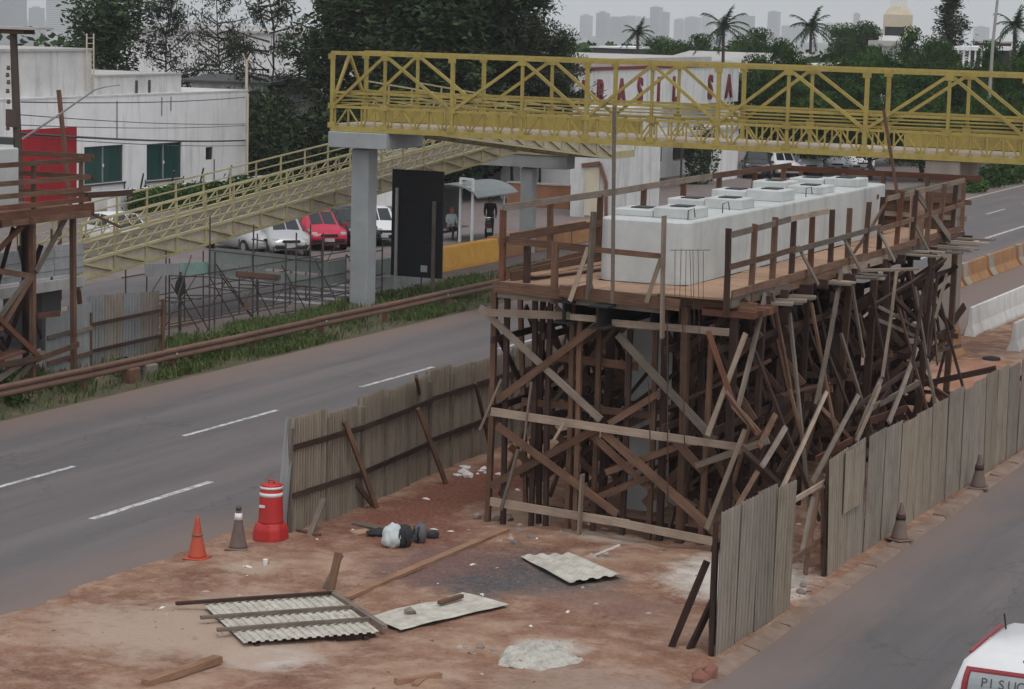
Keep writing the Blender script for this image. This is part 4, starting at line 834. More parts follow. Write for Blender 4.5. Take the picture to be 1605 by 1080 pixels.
lh = hoarding('corrugated hoarding along the highway side of the site, seen from inside with its dark rails', [(-21.42, 37.3), (-21.35, 39.9), (-21.75, 43.6), (-21.9, 48), (-21.95, 53), (-21.9, 58)], 2.15, ['sheet_beige', 'sheet_grey', 'sheet_beige'], 1, .098, 1.1, (.75, 1.62), post_mat='wood_grey', depth=-.07, groove=True, lean=(.11, .07), rail_mat='wood_dark')
for a, b in (((540, 660), (592, 803)), ((652, 590), (672, 700)), ((655, 640), (700, 762)), ((745, 600), (770, 712)), ((560, 760), (590, 800))):
    p = PX(*a, -21.25); q = GZ(*b); timber('prop', p, (q.x, q.y, .02), .06, .09, 'wood_brown', lh)
# leaning sheet closing the near end
mw = frame((-21.6, 37.18, 0), (.3, -.1, 0), (.14, .06, 1)); o = link('end_sheet', corr(.26, 2.2, .13, .02, 'sheet_zinc'), lh, mw)
rA = hoarding('short leaning panel of corrugated hoarding, nearest the camera beside the frontage road', [(-11.66, 33.25), (-11.6, 36.65)], 2.2, ['sheet_grey', 'sheet_beige'], 1, .155, .86, (.5, 1.7), depth=.035, post_mat='wood_dark', post_side=-1)
rB = hoarding('long corrugated hoarding along the frontage road', [(-11.75, 39.2), (-11.72, 43.5), (-11.65, 48), (-11.6, 54), (-11.6, 62), (-11.65, 72)], 2.15, ['sheet_beige', 'sheet_grey', 'sheet_beige'], 1, .12, 1.08, (.5, 1.7), depth=.022, post_mat='wood_dark', jag=.015, post_side=-1)
mw = frame((-11.715, 39.9, 1.0), (0, 1, 0)); link('patch_sheet', corr(1.1, 1.1, .11, .02, 'sheet_beige'), rB, mw)
for a, b in (((1108, 880), (1050, 1020)), ((1118, 940), (1078, 1024)), ((1122, 850), (1117, 1015))):
    p = PX(*a, -11.9); q = GZ(*b); timber('prop', p, (q.x, q.y, .0), .07, .1, 'wood_dark', rA)
timber('foot_board', GZ(1046, 1020), GZ(1110, 1024), .1, .06, 'wood_grey', rA)
gp = thing('gap_frame', (-11.9, 38, 0), 'open timber frame closing the gap between the two roadside hoardings', 'timber frame')
for (a, b, m, h) in (((1243, 785), (1298, 752), 'wood_pale', .08), ((1240, 880), (1296, 840), 'wood_brown', .1), ((1240, 950), (1300, 905), 'wood_brown', .14)): timber('rail', PX(*a, -11.9), PX(*b, -11.9), .04, h, m, gp)
for (a, b, m) in (((1283, 770), (1262, 900), 'wood_brown'), ((1290, 765), (1290, 900), 'wood_brown'), ((1275, 780), (1255, 880), 'wood_grey')): timber('post', PX(*a, -11.95), PX(*b, -11.95), .06, .1, m, gp)
# ------------------------------------------------------------------ left site across the highway
lp = thing('bridge_pier', (-37, 45, 0), 'white concrete pier cap at the left photo edge, behind timber rails', 'bridge pier')
rounded(-38, -36.05, 38, 49.25, .12, 4.5, 5.92).build('pier_cap', 'cap_white', lp)
for y in (41, 46.6): rounded(-37.4, -36.6, y - .4, y + .4, .06, -.1, 4.5).build('column', 'concrete', lp)
sc2 = thing('timber_scaffold', (-36.6, 45, 0), 'timber scaffold and plank platform round the left pier cap', 'scaffold')
def T2(nm, p, q, w, h, mat, up=(0, 0, 1)): return timber(nm, p, q, w, h, mat, sc2, up)
for i in range(10): MB().box((-39.4 + U(-.05, .05), 39.4 + i * 1.1, 4.42), (-34.75 + U(-.05, .08), 40.48 + i * 1.1, 4.47)).build('deck_board', 'wood_brown', sc2)
for i in range(9): T2('joist', (-39.5, 40 + i * 1.28, 4.3), (-34.6 + U(-.1, .2), 40 + i * 1.28, 4.3), .1, .2, 'wood_red' if i > 5 else 'wood_dark')
T2('fascia', (-34.68, 39.5, 4.4), (-34.66, 50.4, 4.42), .06, .28, 'wood_red'); T2('fascia', (-34.6, 43, 4.25), (-34.62, 50.2, 4.3), .06, .16, 'wood_brown')
for y in (44.2, 46.1, 48.0, 50.0): T2('rail_post', (-34.75, y, 4.3), (-34.75, y, 5.75), .09, .09, 'wood_brown')
for z, m in ((5.7, 'wood_brown'), (5.25, 'wood_brown'), (4.95, 'wood_brown'), (4.65, 'wood_red')): T2('rail', (-34.68, 42, z), (-34.68, 50.3, z + U(-.08, .1)), .045, .12, m)
for z in (5.72, 5.2, 4.75): T2('rail', (-39.3, 50.35, z), (-34.6, 50.35, z), .045, .12, 'wood_brown')
T2('loose_board', (-34.7, 50.2, 4.75), (-33.9, 51.0, 4.82), .1, .14, 'wood_dark'); T2('loose_board', (-34.8, 50.4, 4.3), (-34.3, 51.1, 3.9), .1, .06, 'wood_brown')
for i, y in enumerate((44.6, 46.3, 48.15, 49.9)):
    for x in (-34.95, -36.4, -38.4): T2('post', (x, y + U(-.1, .1), -.05), (x + U(-.05, .05), y, 4.3), .13, .13, 'wood_brown' if x > -35 else 'wood_dark')
for a, b, m in (((46.0, 1.0), (48.1, 2.9), 'wood_brown'), ((47.9, 2.9), (45.5, 1.1), 'wood_grey'), ((46.0, 3.3), (47.9, 4.3), 'wood_red'), ((45.8, 3.3), (48.0, 2.9), 'wood_brown'), ((48.1, 3.0), (49.5, 4.3), 'wood_grey'), ((46.1, 2.4), (48.2, .9), 'wood_red'), ((46.3, .4), (48.4, 1.0), 'wood_grey'), ((47.0, .2), (48.3, .9), 'wood_grey'), ((45.0, .9), (48.3, .85), 'wood_brown'), ((48.2, .8), (49.9, 1.0), 'wood_brown'), ((48.2, 1.9), (49.2, 1.85), 'wood_red'), ((45.2, 2.2), (46.8, 1.6), 'wood_dark'), ((44.0, 1.0), (46.3, 3.2), 'wood_dark')):
    T2('brace', (-34.8 + U(-.05, .05), *a), (-34.8 + U(-.05, .05), *b), .05, .14, m)
for i in range(14): y = U(43.5, 50); T2('brace', (-36.5 + U(-1, 1), y, U(.2, 2)), (-36.5 + U(-1, 1), y + U(-1.6, 1.6), U(2.2, 4.2)), .05, .12, 'wood_dark')
T2('loose_board', (-35.1, 46.2, .9), (-34.9, 47.6, 1.1), .5, .05, 'wood_red')
ls = thing('hoarding', (-35.6, 51.4, 0), 'striped metal sheet fence with dark rails at the left roadside, by the guardrail', 'hoarding', 'corrugated hoardings round the site')
for i in range(4):
    o = link('sheet', corr(.86, 2.0 - .05 * i, .145, .035, ['sheet_zinc', 'sheet_grey'][i % 2]), ls, frame((-35.6, 51.45 + i * .85, 0), (0, 1, U(-.02, .01))))
for z in (.55, 1.25): timber('rail', (-35.52, 51.4, z), (-35.5, 54.9, z + .05), .05, .09, 'wood_dark', ls)
for y in (51.45, 54.9): timber('post', (-35.5, y, 0), (-35.48, y, 1.6), .09, .09, 'wood_brown', ls)
for i in range(2):
    wb = thing('site_board', (-35.5, 49.5 + i, 0), ['plain white sheet board nearest the left scaffold', 'plain white sheet board against the striped metal fence'][i], 'board', 'white boards at the left roadside')
    MB().box((-35.5, 49.5 + i * .97, 0), (-35.46, 50.46 + i * .97, 1.75 + .1 * i)).build('panel', 'sheet_zinc', wb); timber('rail', (-35.42, 49.5 + i * .97, 1.15), (-35.42, 50.46 + i * .97, 1.2), .04, .1, 'wood_grey', wb); timber('rail', (-35.42, 49.5 + i * .97, .5), (-35.42, 50.46 + i * .97, .55), .04, .1, 'wood_brown', wb)
# ------------------------------------------------------------------ guardrail
gr = thing('guardrail', (-33.6, 60, 0), 'long rusty steel guardrail along the left edge of the highway', 'guardrail')
prof = [(.0, .38), (.05, .42), (.05, .47), (.0, .53), (.05, .59), (.05, .64), (.0, .69), (-.012, .69), (.036, .635), (.036, .595), (-.014, .53), (.036, .465), (.036, .425), (-.012, .38)]
for i in range(26):
    y = 40 + i * 4.0; MB().prism(prof, (-33.6, y, U(-.015, .015)), (-33.6, y + 4.02, 0)).build('rail_beam', 'guardrail', gr)
    MB().box((-33.78, y + .5, -.1), (-33.64, y + .62, .66)).build('post', 'rust', gr); MB().box((-33.64, y + .48, .4), (-33.61, y + .64, .66)).build('spacer', 'rust', gr)
    MB().box((-33.6 + .052, y + .54, .52), (-33.6 + .075, y + .58, .56)).build('reflector', 'drum_white' if i % 2 else 'rust', gr)
for i, (y, m, lb) in enumerate(((50.3, 'wood_brown', 'brown timber block under the guardrail, near the striped fence'), (51.1, 'rubble', 'dark stone block under the guardrail'))):
    o = MB().box((-33.75, y, 0), (-33.45, y + .45, .42)).build('block', m, bevel=.03); tag(o, lb, 'block')
# ------------------------------------------------------------------ buildings
random.seed(61)
def wall_open(x, y0, y1, z0, z1, th, ops, mat, nm, par):
    """wall in the plane X=x (outer face), thickness towards -X, with rectangular openings (ya, yb, za, zb), as one pierced mesh"""
    ys = sorted({y0, y1, *[o[0] for o in ops], *[o[1] for o in ops]}); zs = sorted({z0, z1, *[o[2] for o in ops], *[o[3] for o in ops]}); mb = MB()
    hole = lambda a, b: any(o[0] <= a < o[1] and o[2] <= b < o[3] for o in ops)
    for i in range(len(ys) - 1):
        for j in range(len(zs) - 1):
            a, b, c, d = ys[i], ys[i + 1], zs[j], zs[j + 1]
            if not hole(a, c): mb.add([(x, a, c), (x, b, c), (x, b, d), (x, a, d)], [(0, 1, 2, 3)])
    for a, b, c, d in ops: mb.add([(x, a, c), (x, b, c), (x, b, d), (x, a, d), (x - th, a, c), (x - th, b, c), (x - th, b, d), (x - th, a, d)], [(0, 4, 5, 1), (1, 5, 6, 2), (2, 6, 7, 3), (3, 7, 4, 0)])
    mb.box((x - 10, y0, z0), (x - th - .35, y1, z1)); mb.add([(x, y0, z1), (x, y1, z1), (x - th - .35, y1, z1), (x - th - .35, y0, z1)], [(0, 1, 2, 3)])
    mb.add([(x, y0, z0), (x, y0, z1), (x - th - .35, y0, z1), (x - th - .35, y0, z0)], [(0, 1, 2, 3)]); mb.add([(x, y1, z0), (x, y1, z1), (x - th - .35, y1, z1), (x - th - .35, y1, z0)], [(0, 1, 2, 3)])
    return mb.build(nm, mat, par)
def window(par, x, a, b, c, d, pane='curtain', fr='frame_dark', n=2, depth=.14, sill=True, nm='window'):
    mb = MB(); f = .05
    for p, q in (((a, c), (b, c + f)), ((a, d - f), (b, d)), ((a, c + f), (a + f, d - f)), ((b - f, c + f), (b, d - f))): mb.box((x - depth, p[0], p[1]), (x - depth + .06, q[0], q[1]))
    o = mb.build(nm, fr, par)
    for i in range(n):
        y0 = a + f + (b - a - 2 * f) * i / n; y1 = a + f + (b - a - 2 * f) * (i + 1) / n
        MB().box((x - depth + .01, y0, c + f), (x - depth + .02 + .012 * (i % 2), y1, d - f)).build('pane', pane, o)
        if i: MB().box((x - depth, y0 - .025, c + f), (x - depth + .07, y0 + .025, d - f)).build('mullion', 'pole_steel', o); MB().box((x - depth + .07, y0 - .05, (c + d) / 2 - .12), (x - depth + .1, y0 + .05, (c + d) / 2 + .02)).build('latch', 'white', o)
    if sill: MB().box((x - .02, a - .1, c - .09), (x + .09, b + .1, c - .01)).build('sill', 'frame_dark', o)
    return o
k = N('window_green'); M['window_green'] = k.done(k.mix(k.ramp(k.noise(k.obj((1, 6, .2)), 2, 2), (.35, 0.0), (.7, 1.0)), (.008, .04, .034), (.02, .075, .064)), .25, spec=.5)
wbld = thing('office_building', (-68, 95, 0), 'long white rendered building with stepped parapets and two dark green windows', 'building')
OPS = [(91.6, 94.8, 1.22, 2.95), (96.76, 99.87, 1.12, 2.88), (102.05, 102.75, 1.88, 2.52)]
wall_open(-63.5, 78, 106.05, 0, 5.2, .2, OPS, 'paint_white', 'wall', wbld)
for i, o in enumerate(OPS): window(wbld, -63.5, *o, 'window_green' if i < 2 else 'glass_dark', n=2 if i < 2 else 1, sill=i < 2)
MB().box((-63.48, 77.9, 5.2), (-73.5, 106.15, 5.28)).build('parapet', 'wall_white_old', wbld)
MB().box((-64.1, 77.9, 5.28), (-73.4, 93.05, 7.3)).build('upper_storey', 'wall_white_old', wbld); MB().box((-64.02, 77.8, 7.3), (-73.5, 93.15, 7.42)).build('coping', 'roof_grey', wbld)
MB().box((-64.0, 93.05, 5.28), (-72, 100.55, 6.12)).build('upper_storey', 'wall_white_old', wbld); MB().box((-63.95, 93.16, 6.12), (-72.05, 100.6, 6.2)).build('coping', 'roof_grey', wbld)
MB().box((-66.5, 77.5, 7.42), (-73, 87.7, 8.35)).build('roof_block', 'paint_white', wbld)
la = MB().bar((-63.95, 92.45, 5.5), (-63.95, 92.45, 8.1), .05).bar((-63.95, 93.0, 5.5), (-63.95, 93.0, 8.1), .05)
for i in range(10): la.bar((-63.95, 92.45, 5.65 + i * .25), (-63.95, 93.0, 5.65 + i * .25), .03)
la.build('roof_ladder', 'beige', wbld)
MB().tube([(-63.42, 105.9, .0), (-63.42, 105.9, 5.1)], .07, 8).build('rain_pipe', 'beige', wbld)
for y in (94.83, 96.6, 99.95, 102.8): MB().tube([(-63.46, y, 0.2), (-63.46, y, 1.2 if y < 102 else 1.9)], .025, 5).build('conduit', 'frame_dark', wbld)
for y, z0, z1 in ((94.2, 3.2, 5.0), (98.0, 4.2, 5.1), (98.8, 4.4, 5.1)): MB().tube([(-63.46, y, z0), (-63.46, y, z1)], .02, 5).build('conduit', 'frame_dark', wbld)
for y in (100.3, 101.4): MB().box((-63.98, y - 3.8, 5.3), (-63.93, y - 3.66, 5.9)).build('roof_outlet', 'frame_dark', wbld)
fwl = thing('garden_wall', (-62, 98, 0), 'low white garden wall with slanted steel brackets behind the hedge', 'wall')
MB().box((-62.1, 91.7, 0), (-62.3, 107, 1.0)).build('wall', 'paint_white', fwl)
for i in range(4): y = 94.2 + i * 2.6; MB().bar((-62.15, y, 1.0), (-61.5, y - .75, 1.75), .07).build('bracket', 'frame_dark', fwl)
p = PY(385, 300, 106.9); PXP = p.x; po = thing('utility_pole', (PXP, 106.9, 0), 'pale slim pole with forked top at the corner of the white building', 'pole')
MB().tube([(PXP, 106.9, 0), (PXP, 106.9, 6.8)], .1, 8, .07).build('shaft', 'beige', po); MB().bar((PXP, 106.9, 6.6), (PXP, 106.5, 7.1), .06).bar((PXP, 106.9, 6.6), (PXP, 107.3, 7.1), .06).build('fork', 'beige', po)
def simple_house(nm, label, x0, x1, y0, y1, z1, mat, roof='roof_grey', cat='building', pitch=0.0, over=.3, group=None, z0=0):
    t = thing(nm, ((x0 + x1) / 2, (y0 + y1) / 2, z0), label, cat, group); MB().box((x0, y0, z0), (x1, y1, z1)).build('wall', mat, t)
    mb = MB(); a, b, c, d = x0 - over, x1 + over, y0 - over, y1 + over; h = (d - c) / 2 * pitch
    if pitch: mb.add([(a, c, z1), (b, c, z1), (b, d, z1), (a, d, z1), (a, (c + d) / 2, z1 + h), (b, (c + d) / 2, z1 + h), (a, c, z1 + .12), (b, c, z1 + .12), (b, d, z1 + .12), (a, d, z1 + .12), (a, (c + d) / 2, z1 + h + .12), (b, (c + d) / 2, z1 + h + .12)],
                     [(0, 3, 2, 1), (6, 7, 11, 10), (8, 9, 10, 11), (0, 1, 7, 6), (2, 3, 9, 8), (0, 6, 10, 9, 3), (1, 2, 8, 11, 7)])
    else: mb.box((a, c, z1 + .002), (b, d, z1 + .16))
    mb.build('roof', roof, t); return t
a = PY(300, 45, 140); b = PY(545, 45, 140)
simple_house('warehouse', 'large white warehouse glimpsed through the trees behind the white building', a.x - 6, b.x + 4, 140, 160, a.z - .2, 'paint_white')
a = PY(300, 118, 113); b = PY(418, 118, 113)
ht = simple_house('hut', 'low white hut with a grey overhanging roof among the trees', a.x, b.x, 113, 119, a.z - .35, 'wall_white_old', 'frame_dark', pitch=.08, over=.5)
MB().box((b.x - 1.3, 112.95, 2.2), (b.x - .3, 112.99, a.z - .7)).build('doorway', 'door_dark', ht)
# lettered building
bl = thing('lettered_building', (-55, 130, 0), 'white flat-fronted building with large red wall letters behind the footbridge', 'building')
MB().box((-50, 116.8, 4.35), (-60, 143, 6.55)).build('wall', 'wall_white_old', bl); MB().box((-49.93, 116.7, 6.55), (-60, 143.05, 6.72)).build('red_band', 'letter_red', bl); MB().box((-50.4, 116.6, 6.72), (-60, 139, 7.15)).build('parapet', 'roof_grey', bl)
MB().box((-51.2, 117, 0), (-60, 142.5, 4.35)).build('lower_wall', 'paint_white', bl)
for ch, px in (('B', 917), ('R', 941), ('A', 974), ('S', 1003), ('I', 1032), ('L', 1058), ('S', 1113), ('A', 1142)):
    q = PX(px, 137, -49.97); cu = bpy.data.curves.new('letter', 'FONT'); cu.body = ch; cu.size = 2.0; cu.extrude = .05; cu.offset = .05; cu.align_x = 'CENTER'
    tmp = bpy.data.objects.new('letter', cu); me = bpy.data.meshes.new_from_object(tmp); me.materials.clear(); me.materials.append(M['letter_red']); bpy.data.objects.remove(tmp)
    mw = Matrix(((0, 0, 1, -49.95), (.85, 0, 0, q.y), (0, 1.0, 0, 4.66), (0, 0, 0, 1))); link('letter', me, bl, mw)
for i, (y0, y1) in enumerate(((118, 121), (122, 123.4), (126, 129.5), (131, 133), (135, 139))):
    o = MB().box((-51.19, y0, .1 if i < 2 else 1), (-51.15, y1, 2.7)).build('door' if i < 2 else 'window', 'door_dark' if i < 2 else 'glass_dark', bl)
MB().box((-51.18, 117.5, 3.1), (-50.9, 122.5, 4.1)).build('blue_signboard', 'roof_blue', bl)
MB().box((-51.1, 124.0, 3.2), (-50.4, 124.9, 3.9)).build('air_conditioner', 'white', bl)
MB().box((-51.15, 121.5, 2.85), (-47.4, 132, 3.1)).build('canopy', 'roof_grey', bl)
for y in (122, 127, 131.5): MB().box((-47.7, y, 0), (-47.6, y + .1, 2.85)).build('canopy_post', 'frame_dark', bl)
a = PY(893, 345, 104.5); b = PY(966, 345, 104.5)
wb2 = thing('white_block', (a.x + 1.5, 105, 0), 'white rendered block with a brown arched recess below the footbridge', 'building'); X0, X1 = a.x, b.x
MB().box((X0, 104.5, 0), (X1, 110, 5.2)).build('wall', 'wall_white_old', wb2); MB().box((X0 + .75, 104.42, .1), (X0 + 1.5, 104.49, 2.4)).build('door', 'beige', wb2); MB().bar((X0 + .6, 104.4, 2.45), (X0 + 1.5, 104.4, 2.6), .14, .2).bar((X0 + 1.5, 104.4, 2.6), (X0 + 1.85, 104.4, 1.7), .14).bar((X0 + 1.85, 104.4, 1.7), (X0 + 1.9, 104.4, .1), .12).build('hood', 'rust', wb2); MB().box((X0 + .8, 104.43, 3.2), (X0 + 1.3, 104.48, 4.9)).build('shutter', 'rust', wb2)
for a_, b_, y, z0, z1, m, nm, lb in (((785), (815), 112, .0, 2.7, 'paint_white', 'white_wall', 'white wall left of the ramp pylon, behind the bus shelter'), (832, 893, 114, 0, 2.75, 'paint_white', 'white_wall', 'white wall right of the ramp pylon, under the far landing'), (795, 893, 108, 0, 1.15, 'wall_orange', 'orange_wall', 'low orange-brown wall behind the bus shelter')):
    A, Bq = PY(a_, 300, y), PY(b_, 300, y); t = thing(nm, ((A.x + Bq.x) / 2, y, 0), lb, 'wall'); MB().box((A.x, y, z0), (Bq.x, y + .25, z1)).build('wall', m, t); MB().box((A.x - .03, y - .04, z1), (Bq.x + .03, y + .3, z1 + .07)).build('coping', 'concrete', t)
A, Bq = PY(560, 330, 104), PY(617, 330, 104)
ks = simple_house('kiosk', 'small white kiosk with three dark windows behind the parked white car', A.x, Bq.x, 104, 107, 2.6, 'paint_white')
for i in range(3): MB().box((A.x + .75 + i * .36, 103.94, 1.15), (A.x + 1.05 + i * .36, 103.99, 1.6)).build('window', 'glass_dark', ks)
gh = simple_house('gatehouse', 'small white gatehouse with a barred window beside the parked pickup', -49.2, -47.6, 133.2, 136.5, 3.0, 'paint_white')
o = MB().box((-48.7, 133.12, 1.3), (-48.0, 133.19, 2.4)).build('window', 'glass_dark', gh)
for i in range(5): MB().box((-48.66 + i * .15, 133.07, 1.3), (-48.63 + i * .15, 133.11, 2.4)).build('bar', 'white', o)
p = PY(1097, 260, 130); bush(p.x, 130, 1.2, 1.2, 3.6, 1800, .25, 'leaf_dark', 'tall dark clipped hedge left of the small gatehouse', 'tall_hedge', 'hedge')
# roofs, tower, pavilion further off
A, Bq = PY(1000, 86, 185), PY(1165, 92, 185); rt = thing('long_shed', ((A.x + Bq.x) / 2, 188, 0), 'long pale roof lying just above the top chord of the footbridge', 'building')
MB().box((A.x, 185, 0), (Bq.x, 200, 5.2)).build('wall', 'beige', rt); mb = MB(); mb.add([(A.x - 1, 184.5, 5.0), (Bq.x + 1, 184.5, 5.0), (Bq.x + 1, 200, 6.4), (A.x - 1, 200, 6.4), (A.x - 1, 184.5, 5.15), (Bq.x + 1, 184.5, 5.15), (Bq.x + 1, 200, 6.55), (A.x - 1, 200, 6.55)], [(0, 3, 2, 1), (4, 5, 6, 7), (0, 1, 5, 4), (1, 2, 6, 5), (2, 3, 7, 6), (3, 0, 4, 7)]); mb.build('roof', 'roof_grey', rt)
A, Bq = PY(930, 70, 225), PY(1000, 70, 225); simple_house('shed', 'white-roofed shed with its front coloured dark as a shaded opening, left of the small palm', A.x, Bq.x, 225, 235, A.z - .3, 'frame_dark', 'paint_white')  # solid walls; the shade of an open front is put into their colour
A, Bq = PY(1265, 82, 185), PY(1368, 82, 185); ws = thing('wavy_roof_building', ((A.x + Bq.x) / 2, 188, 0), 'white building with a wavy scalloped roof edge left of the beige tower', 'building')
MB().box((A.x, 185, 0), (Bq.x, 192, 5.3)).build('wall', 'frame_dark', ws)
for i in range(7):
    x0 = A.x + (Bq.x - A.x) * i / 7; x1 = A.x + (Bq.x - A.x) * (i + 1) / 7; mb = MB(); mb.tube([((x0 + x1) / 2, 184.4, 5.7), ((x0 + x1) / 2, 193, 5.7)], (x1 - x0) / 2 * 1.02, 10); mb.build('roof_vault', 'barrier_white', ws)
tw = thing('tower', (0, 0, 0), 'beige flared tower with a dark window band rising from the trees', 'tower'); A, Bq = PY(1388, 68, 188), PY(1424, 68, 188); cx = (A.x + Bq.x) / 2; hw = (Bq.x - A.x) / 2; tw.location = (cx, 188, 0)
zz = lambda py: PY(1405, py, 188).z
MB().box((cx - hw, 188 - hw, 0), (cx + hw, 188 + hw, zz(56))).build('shaft', 'paint_white', tw); MB().box((cx - hw * .85, 188 - hw * .9, zz(56)), (cx + hw * .85, 188 + hw * .9, zz(42))).build('window_band', 'glass_dark', tw)
for sx in (-1, 1): MB().box((cx + sx * hw * .86, 188 - hw * .98, zz(56)), (cx + sx * hw, 188 + hw * .98, zz(42))).build('corner_post', 'beige', tw)
def frust(z0, r0, z1, r1): return MB().add([(cx + sx * r * 1, 188 + sy * r, z) for z, r in ((z0, r0), (z1, r1)) for sx, sy in ((-1, -1), (1, -1), (1, 1), (-1, 1))], [(3, 2, 1, 0), (4, 5, 6, 7), (0, 1, 5, 4), (1, 2, 6, 5), (2, 3, 7, 6), (3, 0, 4, 7)])
frust(zz(42), hw, zz(23), hw * 1.0).build('tank', 'beige', tw); frust(zz(23), hw, zz(10), hw * .6).build('tank_shoulder', 'beige', tw); frust(zz(10), hw * .6, zz(-30), hw * .55).build('neck', 'white', tw)
MB().box((cx - hw * 1.9, 186, zz(72)), (cx + hw * .9, 190, zz(64))).build('lower_roof', 'roof_grey', tw)
A, Bq = PY(1492, 72, 190), PY(1556, 72, 190); pv = thing('pavilion', ((A.x + Bq.x) / 2, 190, 0), 'white flat-roofed pavilion on thin columns under the dark conifer', 'building'); MB().box((A.x, 189, A.z - .3), (Bq.x, 199, A.z)).build('roof', 'paint_white', pv); MB().box((A.x, 196, 0), (Bq.x, 199, A.z - .3)).build('back_wall', 'frame_dark', pv); MB().box((A.x - 1.2, 188, A.z - 1.7), (Bq.x, 189.2, A.z - 1.55)).build('ledge', 'paint_white', pv)
for i in range(7): x = A.x + .2 + (Bq.x - A.x - .5) * i / 6; MB().box((x, 189.2, 0), (x + .12, 189.35, A.z - .3)).build('column', 'white', pv)
A, Bq = PY(1528, 60, 215), PY(1558, 60, 215); simple_house('brick_house', 'small brick-red house above the pavilion roof', A.x, Bq.x, 215, 222, A.z - .4, 'brick_red')
lp_ = thing('light_pole', (0, 0, 0), 'tall leaning grey light pole against the sky at upper right', 'pole'); A = PY(1556, 70, 150); Bq = PY(1566, -25, 150); lp_.location = (A.x, 150, 0); MB().tube([(A.x - .1, 150, 0), A, Bq], .13, 8, .08).build('shaft', 'pole_steel', lp_)
# ------------------------------------------------------------------ distant city on lower ground
random.seed(71)
for px, wd, top, y, mat, lb in ((8, 26, -60, 900, 'tower_grey', 'grey tower block at the upper left photo corner'), (52, 14, 12, 1250, 'tower_grey', 'small dark distant tower just right of the corner tower'), (85, 26, -45, 1000, 'tower_white', 'pale tall tower block behind the bushy tree'), (118, 40, -30, 1000, 'tower_white', 'wide pale tower block touching the bushy tree'),
                                (916, 14, 24, 1500, 'tower_white', 'leftmost slim block of the hazy skyline right of the grove'), (942, 15, 20, 1450, 'tower_grey', 'grey block with dark crown in the hazy skyline'), (962, 24, 27, 1500, 'tower_grey', 'broad mauve block in the hazy skyline'), (985, 22, 25, 1550, 'tower_white', 'white block in the hazy skyline beside the mauve one'), (1003, 16, 28, 1600, 'tower_white', 'pale block behind the small palm'),
                                (1026, 14, 11, 1500, 'tower_grey', 'tallest dark tower of the hazy skyline'), (1040, 11, 19, 1550, 'tower_grey', 'slim tower right of the tallest hazy tower'), (1064, 15, 30, 1700, 'tower_white', 'low pale block between the two palms, left one'), (1083, 18, 27, 1650, 'tower_grey', 'greyish block between the two palms, right one'), (1107, 14, 22, 1800, 'tower_white', 'pale block just left of the tall palm'),
                                (1161, 26, 24, 1700, 'tower_grey', 'broad chamfered tower right of the tall palm'), (1211, 15, 18, 1700, 'tower_grey', 'lone slim tower in the open sky'), (1240, 30, 40, 1800, 'tower_white', 'low white block right of the lone slim tower'), (1342, 8, 21, 1800, 'tower_grey', 'slim spire-like tower left of the beige tower'), (1297, 14, 36, 1900, 'tower_white', 'faint block right of the bushy palm'), (1536, 20, 42, 1800, 'tower_white', 'faint block between the light pole and the conifer'), (1130, 20, 45, 1900, 'tower_white', 'faint low block behind the tall palm trunk'), (1190, 30, 47, 1900, 'tower_white', 'faint low block right of the chamfered tower')):
    A, Bq = PY(px - wd / 2, top, y), PY(px + wd / 2, top, y); y *= 3.0; A, Bq = PY(px - wd / 2, top, y), PY(px + wd / 2, top, y); x0, x1, zt = A.x, Bq.x, A.z; t = thing('tower_block', ((x0 + x1) / 2, y, -50), lb, 'tower block', 'city towers on the horizon'); d = (x1 - x0) * 1.1
    MB().box((x0, y, -52), (x1, y + d, zt)).build('wall', mat, t); MB().box((x0 + (x1 - x0) * .25, y + d * .2, zt), (x1 - (x1 - x0) * .3, y + d * .7, zt + U(1.5, 3.5))).build('roof_block', mat, t)
    nf = max(3, int((zt + 42) / 3.3)); mb = MB()
    for i in range(nf): z = zt - 2.2 - i * 3.2; mb.box((x0 + .6, y - .12, z), (x1 - .6, y - .03, z + 1.2))
    mb.build('window_band', 'tower_glass', t)['kind'] = 'stuff'
# ------------------------------------------------------------------ roadside things across the highway
random.seed(81)
red = thing('red_panel', (-45, 63, 0), 'plain red advertising panel behind the left scaffold rails', 'panel')
for i in range(3): MB().box((-45.05, 61.6 + i * .97, 3.2), (-45, 62.56 + i * .97, 5.56)).build('panel_sheet', 'red_sheet', red)
MB().bar((-45.1, 63.7, 0), (-45.1, 63.7, 5.4), .1).bar((-45.1, 62.1, 0), (-45.1, 62.1, 5.4), .1).build('support_post', 'rust', red)
up = thing('utility_pole', (-41.0, 56, 0), 'dark leaning utility pole with a flat cross-arm and insulators at upper left', 'utility pole')
MB().tube([(-40.85, 56, 0), (-41.22, 56, 8.75)], .15, 10, .11).build('shaft', 'pole_wood', up); MB().box((-43, 55.8, 8.62), (-40.7, 56.3, 8.74)).build('cross_arm', 'wood_brown', up); MB().box((-43, 55.7, 8.75), (-40.2, 56.5, 8.82)).build('cap_board', 'roof_grey', up)
for i, z in enumerate((7.6, 7.4, 7.2, 6.95, 6.65, 6.35, 6.1, 5.9)): MB().lathe((-41.28 - .03 * (i % 2), 55.85, z), [(.03, 0), (.06, .03), (.06, .06), (.035, .09), (.055, .12)], 8).build('insulator', 'rust', up)
MB().box((-41.9, 55.8, 5.5), (-41.1, 56.1, 5.7)).build('bracket', 'frame_dark', up); MB().box((-41.35, 55.8, 6.0), (-41.0, 55.9, 6.5)).build('switch_box', 'pole_wood', up)
mb = MB(); q = [PY(35, 218, 56), PY(95, 178, 56.3), PY(148, 141, 56.6), PY(165, 136, 56.7), PY(188, 133, 56.9)]; mb.tube(q, .035, 6, .02); mb.build('lamp_arm', 'pole_steel', up)
